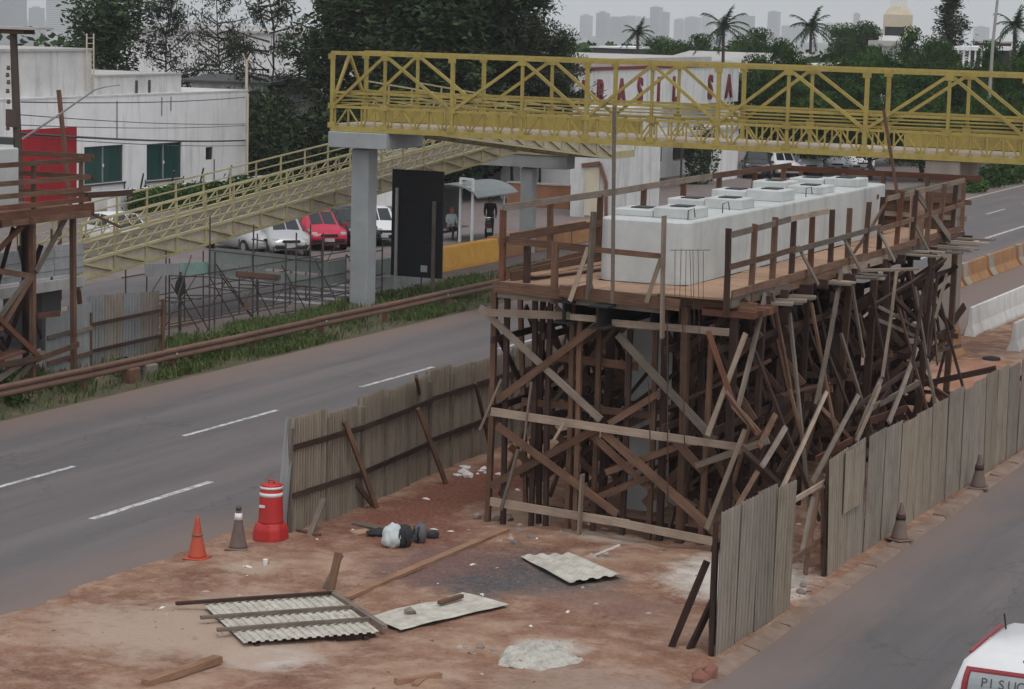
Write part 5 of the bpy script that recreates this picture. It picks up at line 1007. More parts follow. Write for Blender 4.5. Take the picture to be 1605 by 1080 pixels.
dp = MB().bar((-39.55, 57, 0), PY(92, 141, 57), .1); tag(dp.build('steel_post', 'rust'), 'plain dark post standing in front of the red panel', 'post')
def wire(a, b, sag, r, label):
    pts = []
    for i in range(13):
        t = i / 12; v = Vector(a).lerp(Vector(b), t); v.z -= sag * 4 * t * (1 - t); pts.append(v)
    o = MB().tube(pts, r, 4); tag(o.build('power_line', 'wire'), label, 'cable', 'cables running from the utility pole')
for (pa, pb, yb, r, lb) in (((33, 160), (388, 152), 106.9, .018, 'topmost thin cable crossing the white building'), ((33, 180), (388, 194), 106.9, .014, 'thin cable crossing the white building at mid height'), ((33, 209), (388, 220), 106.9, .035, 'thick black cable just above the green windows'), ((33, 214), (388, 228), 106.9, .014, 'lowest thin cable touching the window tops'), ((33, 196), (388, 196), 106.9, .013, 'cable between the mid and thick cables'), ((470, 77), (900, 52), 140, .016, 'upper cable over the first footbridge bays'), ((560, 76), (905, 62), 140, .016, 'lower cable over the first footbridge bays')):
    wire(PY(*pa, 56 if pa[0] < 100 else 105), PY(*pb, yb), .12, r, lb)
# black road sign panel on two posts
bb = thing('sign_panel', (-35.9, 70.9, 0), 'tall black sign panel on two pale posts in the grass beside the guardrail', 'sign')
for i in range(3): MB().box((-36.85, 70.92, .73 + i * 1.19), (-34.95, 71.0, .73 + i * 1.19 + 1.184)).build('panel', 'black_panel', bb)
MB().box((-35.72, 70.9, .92), (-35.48, 70.915, 1.14)).build('label_plate', 'grey_label', bb)
MB().bar((-36.63, 70.86, -.1), (-36.63, 70.86, 3.68), .085).build('post', 'pole_steel', bb); MB().bar((-35.24, 70.86, -.1), (-35.24, 70.86, 3.3), .1).build('post', 'wood_grey', bb)
for z in (1.6, 3.4): MB().bar((-36.8, 71.03, z), (-35.0, 71.03, z), .05).build('back_rail', 'dark_steel', bb)
rs = thing('round_sign', (-37.3, 58.6, 0), 'round black sign seen from behind on a thin dark post', 'sign'); MB().bar((-37.3, 58.6, 0), (-37.3, 58.6, 1.9), .07).build('post', 'pipe', rs)
c = PX(282, 450, -37.25); mb = MB(); mb.tube([(-37.25, c.y, c.z), (-37.22, c.y, c.z)], .27, 18); mb.build('disc', 'black', rs)
ts = thing('triangle_sign', (-37.25, 62.2, 0), 'small brown triangular plate hanging on the pipe frame', 'sign'); c = PX(385, 486, -37.2); mb = MB(); mb.add([(-37.2, c.y - .14, c.z), (-37.2, c.y + .14, c.z), (-37.2, c.y, c.z + .5), (-37.18, c.y - .14, c.z), (-37.18, c.y + .14, c.z), (-37.18, c.y, c.z + .5)], [(0, 1, 2), (5, 4, 3), (0, 3, 4, 1), (1, 4, 5, 2), (2, 5, 3, 0)]); mb.build('plate', 'rust', ts)
# covered walkway of scaffold pipes with pale sheets
pw = thing('pipe_walkway', (-37.8, 62, 0), 'walkway frame of thin dark pipes with hanging grey-green sheets by the grass', 'scaffold')
for px, b, tp in ((265, 530, 405), (328, 520, 340), (336, 519, 395), (396, 505, 352), (404, 503, 440), (447, 500, 380), (463, 497, 365), (485, 491, 352), (505, 490, 365), (541, 489, 400), (598, 466, 380), (660, 462, 410)):
    q = GZ(px, b); z = PX(px, tp, q.x).z; MB().tube([(q.x, q.y, -.05), (q.x, q.y, z)], .025, 6).build('upright_pipe', 'pipe', pw)
def pipe(a, b, x=-37.2, x2=None, r=.02): MB().tube([PX(*a, x), PX(*b, x2 or x)], r, 5).build('pipe', 'pipe', pw)
for a, b in (((328, 392), (505, 412)), ((328, 434), (505, 452)), ((265, 432), (328, 434)), ((505, 410), (600, 392)), ((505, 452), (605, 428)), ((336, 410), (400, 503)), ((290, 455), (330, 522)), ((265, 512), (450, 480)), ((483, 470), (600, 450)), ((395, 375), (415, 378)), ((505, 385), (545, 382)), ((440, 490), (600, 470)), ((300, 400), (270, 490)), ((345, 430), (400, 505))): pipe(a, b)
for i in range(12):
    y = 57.6 + i * 1.05; MB().tube([(-38.5, y, -.05), (-38.5 + U(-.05, .05), y, U(1.7, 2.5))], .022, 5).build('upright_pipe', 'pipe', pw)
    MB().tube([(-38.5, y, 1.0 + U(-.1, .1)), (-37.25, y + U(-.1, .1), 1.0)], .018, 5).build('pipe', 'pipe', pw)
    if i % 2 == 0: MB().tube([(-38.5, y, .1), (-38.5, y + 2.0, 1.7)], .018, 5).build('pipe', 'pipe', pw); MB().tube([(-37.22, y + .4, 1.6), (-37.22, y + 1.9, .1)], .018, 5).build('pipe', 'pipe', pw)
for z in (.45, 1.05, 1.75): MB().tube([(-38.5, 57.4, z), (-38.5, 69.5, z + .1)], .02, 5).build('pipe', 'pipe', pw); MB().tube([(-37.22, 58.0, z), (-37.22, 69.0, z - .05)], .018, 5).build('pipe', 'pipe', pw)
def psheet(pts, mat, x=-37.3, nm='hanging_sheet'):
    v = [PX(*p_, x) for p_ in pts]; e = Vector((-.03, 0, 0)); MB().add(v + [q_ + e for q_ in v], [(0, 1, 2, 3), (7, 6, 5, 4), (0, 4, 5, 1), (1, 5, 6, 2), (2, 6, 7, 3), (3, 7, 4, 0)]).build(nm, mat, pw)
psheet(((328, 394), (415, 403), (415, 420), (328, 413)), 'net_green'); psheet(((416, 403), (504, 412), (504, 429), (416, 420)), 'net_green', -37.32)
psheet(((328, 414), (415, 421), (415, 439), (328, 432)), 'net_green', -37.26); psheet(((372, 425), (440, 431), (440, 438), (372, 433)), 'rust', -37.2); psheet(((416, 424), (504, 434), (504, 450), (416, 441)), 'net_green', -37.26)
psheet(((282, 412), (327, 410), (327, 430), (282, 432)), 'net_teal'); psheet(((228, 414), (281, 413), (281, 431), (228, 433)), 'sheet_zinc'); psheet(((506, 412), (543, 405), (543, 440), (506, 450)), 'net_green'); psheet(((572, 410), (616, 404), (616, 430), (572, 436)), 'net_green'); psheet(((572, 437), (690, 428), (690, 452), (572, 458)), 'sheet_zinc', -37.5); psheet(((330, 396), (500, 414), (505, 405), (340, 388)), 'net_green', -38.4)
# barriers along the service road
by = thing('road_barrier', (-38.6, 80, 0), 'yellow concrete barrier beside the black sign panel', 'barrier', 'solid barriers by the bus shelter'); MB().prism([(-.3, 0), (.3, 0), (.3, .2), (.18, .95), (-.18, .95), (-.3, .2)], (-38.7, 77, 0), (-38.7, 83.0, 0)).build('body', 'barrier_yellow', by, bevel=.03)
for i, (y0, y1) in enumerate(((83.2, 86.8), (86.95, 90.5), (90.65, 94.5))):
    t = thing('road_barrier', (-38.75, y0, 0), ['orange barrier next to the yellow one', 'orange barrier behind the ramp pylon foot', 'farthest orange barrier, past the ramp pylon'][i], 'barrier', 'solid barriers by the bus shelter'); MB().prism([(-.25, 0), (.25, 0), (.2, .88), (-.2, .88)], (-38.9, y0, .09), (-38.9, y1, .09)).build('body', 'barrier_orange', t, bevel=.03)
# bus shelter
bs = thing('bus_shelter', (-43.2, 90, .09), 'bus shelter with a curved grey roof and pale steel portal', 'bus shelter')
for p_ in ((-42.95, 88.8), (-42.2, 88.4)): MB().bar((*p_, .09), (*p_, 2.75), .1).build('post', 'white_steel', bs)
MB().bar((-42.95, 88.8, 2.72), (-42.2, 88.4, 2.72), .1).bar((-42.95, 88.8, 2.4), (-42.2, 88.4, 2.4), .07).build('portal_beam', 'white_steel', bs)
for p_ in ((-42.2, 91.4), (-44.2, 91.4), (-44.2, 88.8)): MB().bar((*p_, .09), (*p_, 2.2), .08).build('post', 'white_steel', bs)
mb = MB(); vs = []
for i in range(9):
    a = R(155 - 130 * i / 8); x = -43.2 + 1.45 * math.cos(a); z = 1.62 + .85 * math.sin(a)
    for y in (88.2, 92.2): vs += [(x, y, z), (x, y, z + .04)]
mb.add(vs, [f for i in range(8) for f in ((4 * i, 4 * i + 2, 4 * i + 6, 4 * i + 4), (4 * i + 1, 4 * i + 5, 4 * i + 7, 4 * i + 3), (4 * i, 4 * i + 4, 4 * i + 5, 4 * i + 1), (4 * i + 2, 4 * i + 3, 4 * i + 7, 4 * i + 6))]); mb.build('roof', 'shelter_roof', bs)
MB().box((-44.22, 88.8, .3), (-44.16, 91.4, 2.1)).build('back_panel', 'door_dark', bs); MB().box((-44.1, 89, .5), (-43.7, 91.2, .56)).build('bench', 'pole_steel', bs)
# people and motorcycle under the shelter
def figure(name, loc, heading, pose, top, bottom, hair, label, shoe='black'):
    """skin-grown body on a joint skeleton, clothes by height"""
    J, E_, Rr = pose; me = bpy.data.meshes.new('body'); me.from_pydata([J[k_] for k_ in J], [(list(J).index(a), list(J).index(b)) for a, b in E_], []); o = bpy.data.objects.new('tmp', me); COL.objects.link(o)
    md = o.modifiers.new('s', 'SKIN'); sd_ = o.modifiers.new('u', 'SUBSURF'); sd_.levels = 1; sd_.render_levels = 1
    bm = bmesh.new(); bm.from_mesh(me); ly = bm.verts.layers.skin.verify()
    for v, k_ in zip(bm.verts, J): v[ly].radius = (Rr.get(k_, .05),) * 2; v[ly].use_root = (k_ == 'pelvis')
    bm.to_mesh(me); bm.free(); dg = bpy.context.evaluated_depsgraph_get(); m2 = bpy.data.meshes.new_from_object(o.evaluated_get(dg)); bpy.data.objects.remove(o)
    t = thing(name, loc, label, 'person'); t.rotation_euler.z = heading; m2.materials.clear()
    for m_ in (top, bottom, 'skin', shoe): m2.materials.append(M[m_])
    hip = J['pelvis'][2]; nz = J['neck'][2]
    for f in m2.polygons:
        c = f.center; f.use_smooth = True; d_h = min((Vector(J[k_]) - c).length for k_ in ('hand_l', 'hand_r')); d_f = min((Vector(J[k_]) - c).length for k_ in ('toe_l', 'toe_r', 'ank_l', 'ank_r'))
        leg = min((Vector(J[k_]) - c).length for k_ in ('knee_l', 'knee_r')) < .28
        f.material_index = 2 if c.z > nz or d_h < .1 else 3 if d_f < .11 else 1 if c.z < hip + .02 or leg else 0
    b_ = bpy.data.objects.new('body', m2); COL.objects.link(b_); b_.parent = t
    hd = Vector(J['head']); bm = bmesh.new(); bmesh.ops.create_uvsphere(bm, u_segments=10, v_segments=8, radius=.118)
    for v in bm.verts: v.co.z *= 1.12; v.co += Vector((-.022, 0, .035))
    bmesh.ops.delete(bm, geom=[v for v in bm.verts if v.co.x > .05 and v.co.z < .06], context='VERTS'); me = bpy.data.meshes.new('hair'); bm.to_mesh(me); bm.free(); me.materials.append(M[hair]); h_ = bpy.data.objects.new('hair', me); COL.objects.link(h_); h_.parent = t; h_.location = hd
    return t
ED = [('pelvis', 'chest'), ('chest', 'neck'), ('neck', 'head'), ('head', 'crown'), ('chest', 'sh_l'), ('sh_l', 'el_l'), ('el_l', 'hand_l'), ('chest', 'sh_r'), ('sh_r', 'el_r'), ('el_r', 'hand_r'), ('pelvis', 'hip_l'), ('hip_l', 'knee_l'), ('knee_l', 'ank_l'), ('ank_l', 'toe_l'), ('pelvis', 'hip_r'), ('hip_r', 'knee_r'), ('knee_r', 'ank_r'), ('ank_r', 'toe_r')]
RD = dict(pelvis=.15, chest=.16, neck=.055, head=.1, crown=.085, sh_l=.075, sh_r=.075, el_l=.05, el_r=.05, hand_l=.04, hand_r=.04, hip_l=.1, hip_r=.1, knee_l=.065, knee_r=.065, ank_l=.045, ank_r=.045, toe_l=.04, toe_r=.04)
STAND = dict(pelvis=(0, 0, .93), chest=(.02, 0, 1.28), neck=(.01, 0, 1.48), head=(.03, 0, 1.6), crown=(.02, 0, 1.7), sh_l=(0, .2, 1.4), el_l=(-.02, .25, 1.12), hand_l=(.08, .24, .86), sh_r=(0, -.2, 1.4), el_r=(-.02, -.25, 1.12), hand_r=(.1, -.2, .9), hip_l=(0, .09, .86), knee_l=(.03, .1, .48), ank_l=(0, .1, .07), toe_l=(.15, .11, .04), hip_r=(0, -.09, .86), knee_r=(.04, -.1, .48), ank_r=(-.02, -.1, .07), toe_r=(.13, -.12, .04))
SIT = dict(pelvis=(0, 0, .52), chest=(.04, 0, .88), neck=(.06, 0, 1.08), head=(.09, 0, 1.2), crown=(.09, 0, 1.3), sh_l=(.04, .2, 1.0), el_l=(.08, .24, .75), hand_l=(.32, .14, .64), sh_r=(.04, -.2, 1.0), el_r=(.08, -.24, .75), hand_r=(.32, -.12, .64), hip_l=(.04, .1, .5), knee_l=(.46, .12, .5), ank_l=(.44, .12, .07), toe_l=(.58, .13, .04), hip_r=(.04, -.1, .5), knee_r=(.46, -.12, .5), ank_r=(.42, -.13, .07), toe_r=(.56, -.14, .04))
figure('person', (-43.75, 89.55, .09), R(-35), (SIT, ED, RD), 'pale_cloth', 'dark_cloth', 'hair_orange', 'person with orange hair and a white top sitting on the shelter bench')
figure('person', (-42.75, 91.3, .09), R(-70), (STAND, ED, RD), 'dark_cloth', 'dark_cloth', 'black', 'person in dark clothes standing beside the right post of the shelter')
def motorcycle(loc, heading, label):
    t = thing('motorcycle', loc, label, 'motorcycle'); t.rotation_euler.z = heading
    def ch(nm, mb, mat, par=t): me = mb.mesh(nm, mat); o = bpy.data.objects.new(nm, me); COL.objects.link(o); o.parent = par; return o
    for x in (-.62, .66):
        mb = MB(); pts = [(x + .27 * math.cos(a), 0, .3 + .27 * math.sin(a)) for a in [i * math.pi / 9 for i in range(19)]]; mb.tube(pts, .055, 6, cap=False); w_ = ch('wheel', mb, 'rubber'); mb = MB(); mb.tube([(x, -.06, .3), (x, .06, .3)], .06, 8)
        for a in range(6): mb.bar((x, 0, .3), (x + .25 * math.cos(a * 1.047), 0, .3 + .25 * math.sin(a * 1.047)), .015)
        ch('hub', mb, 'chrome', w_)
    mb = MB(); mb.cbox((0, 0, .42), (.5, .26, .34)); ch('engine', mb, 'dark_steel'); mb = MB(); mb.add([(-.1, -.13, .68), (.35, -.13, .68), (.35, .13, .68), (-.1, .13, .68), (-.05, -.09, .9), (.28, -.1, .92), (.28, .1, .92), (-.05, .09, .9)], [(3, 2, 1, 0), (4, 5, 6, 7), (0, 1, 5, 4), (1, 2, 6, 5), (2, 3, 7, 6), (3, 0, 4, 7)]); ch('tank', mb, 'black')
    mb = MB(); mb.add([(-.75, -.13, .74), (-.1, -.1, .7), (-.1, .1, .7), (-.75, .13, .74), (-.75, -.12, .84), (-.1, -.1, .8), (-.1, .1, .8), (-.75, .12, .84)], [(3, 2, 1, 0), (4, 5, 6, 7), (0, 1, 5, 4), (1, 2, 6, 5), (2, 3, 7, 6), (3, 0, 4, 7)]); ch('saddle', mb, 'rubber')
    mb = MB(); mb.bar((.66, -.07, .3), (.42, -.07, .98), .04).bar((.66, .07, .3), (.42, .07, .98), .04).tube([(.3, -.36, 1.02), (.42, -.12, 1.0), (.42, .12, 1.0), (.3, .36, 1.02)], .018, 6); ch('fork', mb, 'chrome')
    mb = MB(); mb.cbox((.52, 0, .88), (.1, .16, .16)); ch('headlight', mb, 'lamp_clear'); mb = MB(); mb.bar((-.6, 0, .3), (-.2, .0, .5), .05).bar((-.7, 0, .8), (-.95, 0, .62), .16, .03); ch('mudguard', mb, 'black'); mb = MB(); mb.cbox((-.96, 0, .6), (.02, .2, .16)); ch('number_plate', mb, 'plate'); mb = MB(); mb.cbox((-.84, 0, .78), (.04, .14, .07)); ch('tail_light', mb, 'lamp_red')
    mb = MB(); mb.tube([(.1, -.17, .3), (-.4, -.2, .32), (-.85, -.2, .42)], .04, 7); ch('exhaust', mb, 'chrome')
motorcycle((-41.9, 89.3, .09), R(118), 'black motorcycle parked at the shelter, seen from behind')
# ------------------------------------------------------------------ cars
def car(label, loc, heading, paintm, group, kind='hatch'):
    t = thing('parked_car', loc, label, 'car', group); t.rotation_euler.z = heading
    # stations: x, half width, sill z, belt z, roof half width, roof z
    if kind == 'hatch': ST = [(-1.92, .7, .42, .7, .6, .74), (-1.86, .8, .28, .86, .66, .94), (-1.7, .83, .24, .92, .6, 1.1), (-1.35, .84, .24, .94, .56, 1.42), (-.6, .85, .24, .94, .57, 1.48), (.25, .85, .24, .93, .57, 1.44), (1.0, .84, .24, .9, .64, .98), (1.6, .82, .25, .8, .62, .84), (1.86, .74, .3, .66, .56, .7), (1.94, .6, .4, .58, .45, .6)]
    elif kind == 'pickup': ST = [(-2.4, .78, .5, .95, .76, .97), (-2.35, .85, .4, 1.0, .8, 1.02), (-.9, .86, .4, 1.02, .8, 1.04), (-.75, .86, .38, 1.04, .6, 1.66), (.0, .86, .38, 1.04, .61, 1.74), (.45, .86, .38, 1.03, .61, 1.7), (1.1, .86, .38, 1.02, .72, 1.12), (1.9, .84, .4, .98, .7, 1.02), (2.25, .78, .42, .8, .66, .86), (2.32, .7, .5, .72, .6, .74)]
    else: ST = [(-2.15, .7, .42, .75, .6, .78), (-2.05, .8, .28, .86, .66, .92), (-1.5, .83, .25, .92, .68, .98), (-1.0, .84, .24, .93, .56, 1.36), (-.4, .85, .24, .93, .57, 1.43), (.3, .85, .24, .93, .57, 1.4), (1.05, .84, .24, .9, .64, .97), (1.75, .82, .25, .8, .62, .84), (2.05, .74, .3, .66, .56, .7), (2.12, .6, .4, .58, .45, .6)]
    if kind == 'wagon': ST = [(-2.02, .74, .42, .8, .7, .84), (-2.0, .83, .28, .9, .74, .98), (-1.97, .845, .26, .93, .72, 1.22), (-1.86, .85, .25, .94, .66, 1.46), (-.9, .85, .24, .94, .6, 1.5), (.3, .85, .24, .93, .58, 1.45), (1.05, .84, .24, .9, .64, .98), (1.75, .82, .25, .8, .62, .84), (2.0, .74, .3, .66, .56, .7), (2.08, .6, .4, .58, .45, .6)]
    n = 11; vs = []
    for x, hw, zs, zb, rw, zr in ST:
        pr = [(hw * .92, zs), (hw, zs + (zb - zs) * .45), (hw * .975, zb), (rw, zr - .035), (rw * .86, zr)]
        full = [(y, z) for y, z in pr] + [(0, zr + .02)] + [(-y, z) for y, z in reversed(pr)]
        vs += [(x, y, z) for y, z in full]
    fs = []; 
    for i in range(len(ST) - 1):
        for j in range(n - 1): fs.append((i * n + j, (i + 1) * n + j, (i + 1) * n + j + 1, i * n + j + 1))
        fs.append((i * n + n - 1, (i + 1) * n + n - 1, (i + 1) * n, i * n))
    fs += [tuple(range(n)), tuple(range((len(ST) - 1) * n, len(ST) * n))[::-1]]
    def ch(nm, mb, mat, par=t, smooth=False, bev=0):
        me = mb.mesh(nm, mat, smooth); bm = bmesh.new(); bm.from_mesh(me); bmesh.ops.recalc_face_normals(bm, faces=bm.faces)
        if bev: bmesh.ops.bevel(bm, geom=bm.edges[:], offset=bev, segments=2, affect='EDGES', clamp_overlap=True)
        bm.to_mesh(me); bm.free(); o = bpy.data.objects.new(nm, me); COL.objects.link(o); o.parent = par; return o
    body = ch('body', MB().add(vs, fs), paintm, smooth=True)
    V = [Vector(v) for v in vs]
    def quad(nm, i0, i1, j0, j1, mat, off, inset=.1):
        a, b, c, d = V[i0 * n + j0], V[i1 * n + j0], V[i1 * n + j1], V[i0 * n + j1]; m_ = (a + b + c + d) / 4; q_ = [p_ + (m_ - p_) * inset for p_ in (a, b, c, d)]; e = Vector(off)
        ch(nm, MB().add([p_ + e for p_ in q_] + [p_ - e * 3 for p_ in q_], [(0, 1, 2, 3), (7, 6, 5, 4), (0, 4, 5, 1), (1, 5, 6, 2), (2, 6, 7, 3), (3, 7, 4, 0)]), mat)
    wf = 5 if kind != 'pickup' else 5
    quad('windscreen', 5, 6, 4, 6, 'glass_dark', (.012, 0, .012), .06); kind != 'wagon' and quad('rear_window', 2 if kind in ('hatch', 'sedan', 'wagon') else 2, 3, 4, 6, 'glass_dark', (-.012, 0, .012), .08)
    for s, (j0, j1) in ((1, (2, 3)), (-1, (8, 7))):
        for i in (3, 4, 5): quad('side_window', i, i + 1, j0, j1, 'glass_dark', (0, .012 * s, .006), .12)
        ch('mirror', MB().cbox((.92, s * .93, .98), (.12, .16, .12)), paintm, bev=.03)
    for x in (ST[0][0] + .62, ST[-1][0] - .72):
        for s in (-1, 1):
            mb = MB(); mb.tube([(x, s * .66, .3), (x, s * .86, .3)], .3, 14); w_ = ch('wheel', mb, 'rubber'); mb = MB(); mb.tube([(x, s * .8, .3), (x, s * .87, .3)], .18, 10); ch('hub_cap', mb, 'chrome', w_)
    xf, xr = ST[-1][0], ST[0][0]; zf = ST[-2][3]
    for s in (-1, 1):
        ch('headlight', MB().cbox((xf - .17, s * .58, zf + .03), (.2, .26, .13)), 'lamp_clear', bev=.03); ch('tail_light', MB().cbox((xr + .1, s * .68, ST[1][3] - .05), (.14, .16, .22)), 'lamp_red', bev=.02)
    ch('grille', MB().cbox((xf - .03, 0, zf - .03), (.12, .7, .1)), 'black', bev=.02); ch('bumper', MB().cbox((xf - .06, 0, .42), (.2, 1.3, .16)), 'black' if kind != 'sedan' else paintm, bev=.04); ch('number_plate', MB().cbox((xf + .05, 0, .45), (.02, .4, .13)), 'plate'); ch('rear_bumper', MB().cbox((xr + .02, 0, .46), (.16, 1.4, .2)), paintm, bev=.04)
    return t, ch
G1 = 'cars parked behind the cream ramp'
for px, py, hd, mt, kd, lb in ((188, 398, -28, 'car_white', 'hatch', 'white car half hidden by the low end of the cream ramp'), (384, 398, -30, 'car_silver', 'sedan', 'pale silver car parked leftmost under the ramp underside'), (441, 401, -48, 'car_silver', 'hatch', 'silver hatchback with dark bumper beside the red car'), (498, 391, -46, 'car_red', 'hatch', 'bright red car parked between the silver and the black car'), (549, 384, -42, 'car_black', 'sedan', 'black car mostly hidden by the footbridge pylon'), (590, 384, -52, 'car_white', 'hatch', 'white car parked between the pylon and the black sign panel')):
    q = GZ(px, py); car(lb, (q.x - .6, q.y + 1.0, .0), R(hd), M[mt] if False else mt, G1, kd)
G2 = 'cars parked by the gatehouse'
for px, py, hd, mt, kd, lb in ((1183, 279, -70, 'car_black', 'pickup', 'dark pickup parked next to the gatehouse'), (1222, 277, -60, 'car_white', 'sedan', 'white car second from the gatehouse'), (1258, 274, -60, 'car_silver', 'sedan', 'silver car third from the gatehouse'), (1300, 272, -60, 'car_silver', 'hatch', 'silver car right of the dark tree trunk'), (1340, 270, -60, 'car_white', 'hatch', 'white car farthest from the gatehouse')):
    q = GZ(px, py); car(lb, (q.x - .3, q.y + 1.2, .0), R(hd), mt, G2, kd)
# white wagon in the bottom right corner, seen from behind
t, ch = car('white wagon with a red-framed rear window in the bottom right corner', (-6.42, 31.75, .005), R(90), 'car_white', None, 'wagon')
def rear(u, v, off=.0):  # u across (-1..1), v 0..1 up the tailgate, following the body's own rear profile
    z = .9 + .54 * v; pf = ((.84, -2.02, .7), (.98, -2.0, .74), (1.22, -1.97, .72), (1.46, -1.86, .66))
    for (za, xa_, ha), (zb_, xb_, hb) in zip(pf, pf[1:]):
        if z <= zb_: break
    f_ = (z - za) / (zb_ - za); return Vector((xa_ + (xb_ - xa_) * f_ - off, -u * (ha + (hb - ha) * f_) * .93, z))
def rq(nm, u0, u1, v0, v1, off, mat, th=.05):
    vs_ = [v0 + (v1 - v0) * i / 5 for i in range(6)]; a = [rear(u, v, off) for v in vs_ for u in (u0, u1)]; b = [p_ + Vector((th, 0, 0)) for p_ in a]
    fs = []
    for i in range(5): q = (2 * i, 2 * i + 1, 2 * i + 3, 2 * i + 2); fs += [q, tuple(w_ + 12 for w_ in q[::-1]), (2 * i, 2 * i + 2, 2 * i + 14, 2 * i + 12), (2 * i + 1, 2 * i + 13, 2 * i + 15, 2 * i + 3)]
    fs += [(0, 12, 13, 1), (10, 11, 23, 22)]; return ch(nm, MB().add(a + b, fs), mat)
rq('window_frame', -.95, .95, .0, .86, .02, 'car_trim'); rq('window_seal', -.86, .86, .05, .8, .028, 'letter_red'); rq('rear_glass', -.82, .82, .08, .76, .036, 'glass_pale')
for i, c_h in enumerate('PISUOTI'):
    cu = bpy.data.curves.new('letter', 'FONT'); cu.body = c_h; cu.size = .17; cu.extrude = .002; tmp = bpy.data.objects.new('letter', cu); me = bpy.data.meshes.new_from_object(tmp); me.materials.clear(); me.materials.append(M['frame_dark']); bpy.data.objects.remove(tmp)
    o = bpy.data.objects.new('letter', me); COL.objects.link(o); o.parent = t; p_ = rear(-.58 + i * .17, .46, .045); d_ = (rear(0, 1, .06) - rear(0, 0, .06)).normalized(); o.matrix_local = Matrix(((0, d_.x, -d_.z, p_.x), (-1, d_.y, 0, p_.y), (0, d_.z, d_.x, p_.z), (0, 0, 0, 1)))
for s in (-1, 1): ch('roof_rail', MB().bar((-1.5, s * .66, 1.45), (.1, s * .62, 1.46), .035), 'car_trim')
ch('wiper', MB().bar((-1.83, -.5, 1.475), (-1.8, -.1, 1.49), .035), 'black'); ch('aerial', MB().bar((-.2, .5, 1.48), (-.35, .5, 1.72), .02), 'black')
k = N('sheet_cream'); f = k.noise(k.obj((2, 2, 2)), 1.6, 6, .7); c = k.ramp(f, (.35, (.38, .35, .295)), (.62, (.58, .56, .5))); g = k.noise(k.obj((9, 1, 1)), 2.5, 5, .7); M['sheet_cream'] = k.done(k.mix(k.ramp(g, (.52, 0.0), (.75, .6)), c, (.27, .21, .155)), .75, spec=.2)
# ------------------------------------------------------------------ small things on and around the site
random.seed(91)
def cone(loc, h, mat, label, tilt=(0, 0), band=None, s=1.0):
    t = thing('traffic_cone', loc, label, 'traffic cone'); t.rotation_euler = (tilt[0], tilt[1], U(0, 1.5)); L = Vector(loc)
    def ch(nm, mb, m_): me = mb.mesh(nm, m_, True); o = bpy.data.objects.new(nm, me); COL.objects.link(o); o.parent = t; return o
    r0 = .155 * s; ch('cone', MB().lathe((0, 0, .03), [(r0 * 1.08, 0), (r0, .04), (r0 * .62, h * .45), (r0 * .28, h * .86), (r0 * .24, h - .03), (r0 * .14, h - .02)], 18), mat)
    mb = MB(); mb.box((-.2 * s, -.2 * s, 0), (.2 * s, .2 * s, .035)); me = mb.mesh('base', mat); bm = bmesh.new(); bm.from_mesh(me); bmesh.ops.bevel(bm, geom=bm.edges[:], offset=.015, segments=1, affect='EDGES'); bm.to_mesh(me); bm.free(); o = bpy.data.objects.new('base', me); COL.objects.link(o); o.parent = t
    for z0, z1, m_ in band or (): rr = lambda z: r0 * (1 - .78 * z / h) + .006; ch('band', MB().lathe((0, 0, .03), [(rr(z0), z0), (rr(z1), z1)], 18), m_)
cone((-21.8, 34.85, .03), .74, 'cone_orange', 'orange traffic cone at the road edge, left of the dirty cone', (R(2), R(1)), [(.38, .41, 'cone_dirty')])
cone((-21.56, 35.82, .03), .76, 'cone_dirty', 'dirty brown-grey traffic cone between the orange cone and the red drum', (R(-1), 0), [(.5, .62, 'drum_white'), (.68, .74, 'frame_dark')])
cone((-11.42, 42.6, .06), .7, 'cone_dirty', 'dark dirty cone at the roadside hoarding, nearer one', (0, R(3)), [(.36, .46, 'wood_dark')])
cone((-11.35, 48.4, .06), .7, 'cone_dirty', 'dark dirty cone at the roadside hoarding, farther one', (R(3), 0), [(.36, .46, 'wood_dark')])
DRUM0 = len(bpy.data.objects)
dr = thing('traffic_drum', (-21.42, 36.72, .03), 'red plastic traffic drum with white bands beside the hoarding end', 'traffic drum'); x, y = -21.42, 36.72
ft = MB(); 
for sx, sy in ((-1, -1), (1, -1), (1, 1), (-1, 1)): pass
pts = []
MB().add([(x + sx * r, y + sy * r, z) for z, r in ((.03, .3), (.09, .305), (.27, .29), (.38, .245)) for sx, sy in ((-1, -.55), (-.55, -1), (.55, -1), (1, -.55), (1, .55), (.55, 1), (-.55, 1), (-1, .55))], [tuple(range(8))[::-1]] + [(i * 8 + j, i * 8 + (j + 1) % 8, (i + 1) * 8 + (j + 1) % 8, (i + 1) * 8 + j) for i in range(3) for j in range(8)] + [tuple(24 + j for j in range(8))]).build('foot', 'drum_red', dr, bevel=.02)
MB().lathe((x, y, 0), [(.25, .34), (.24, .42), (.232, .55), (.222, .8), (.215, .985), (.2, 1.02), (.205, 1.06), (.215, 1.075), (.205, 1.1), (.06, 1.12)], 24).build('body', 'drum_red', dr, True)
for z0, z1 in ((.88, .95), (1.02, 1.065)): MB().lathe((x, y, 0), [(.222 - .04 * (z0 - .9), z0), (.221 - .04 * (z1 - .9), z1)], 24).build('band', 'drum_white', dr, True)
MB().box((x - .12, y - .243, .68), (x - .0, y - .225, .73)).build('sticker', 'drum_white', dr); MB().tube([(x - .07, y, 1.1), (x - .05, y, 1.17), (x + .05, y, 1.17), (x + .07, y, 1.1)], .022, 7).build('handle', 'drum_red', dr, True)
dr.scale = (.95, .95, .97)
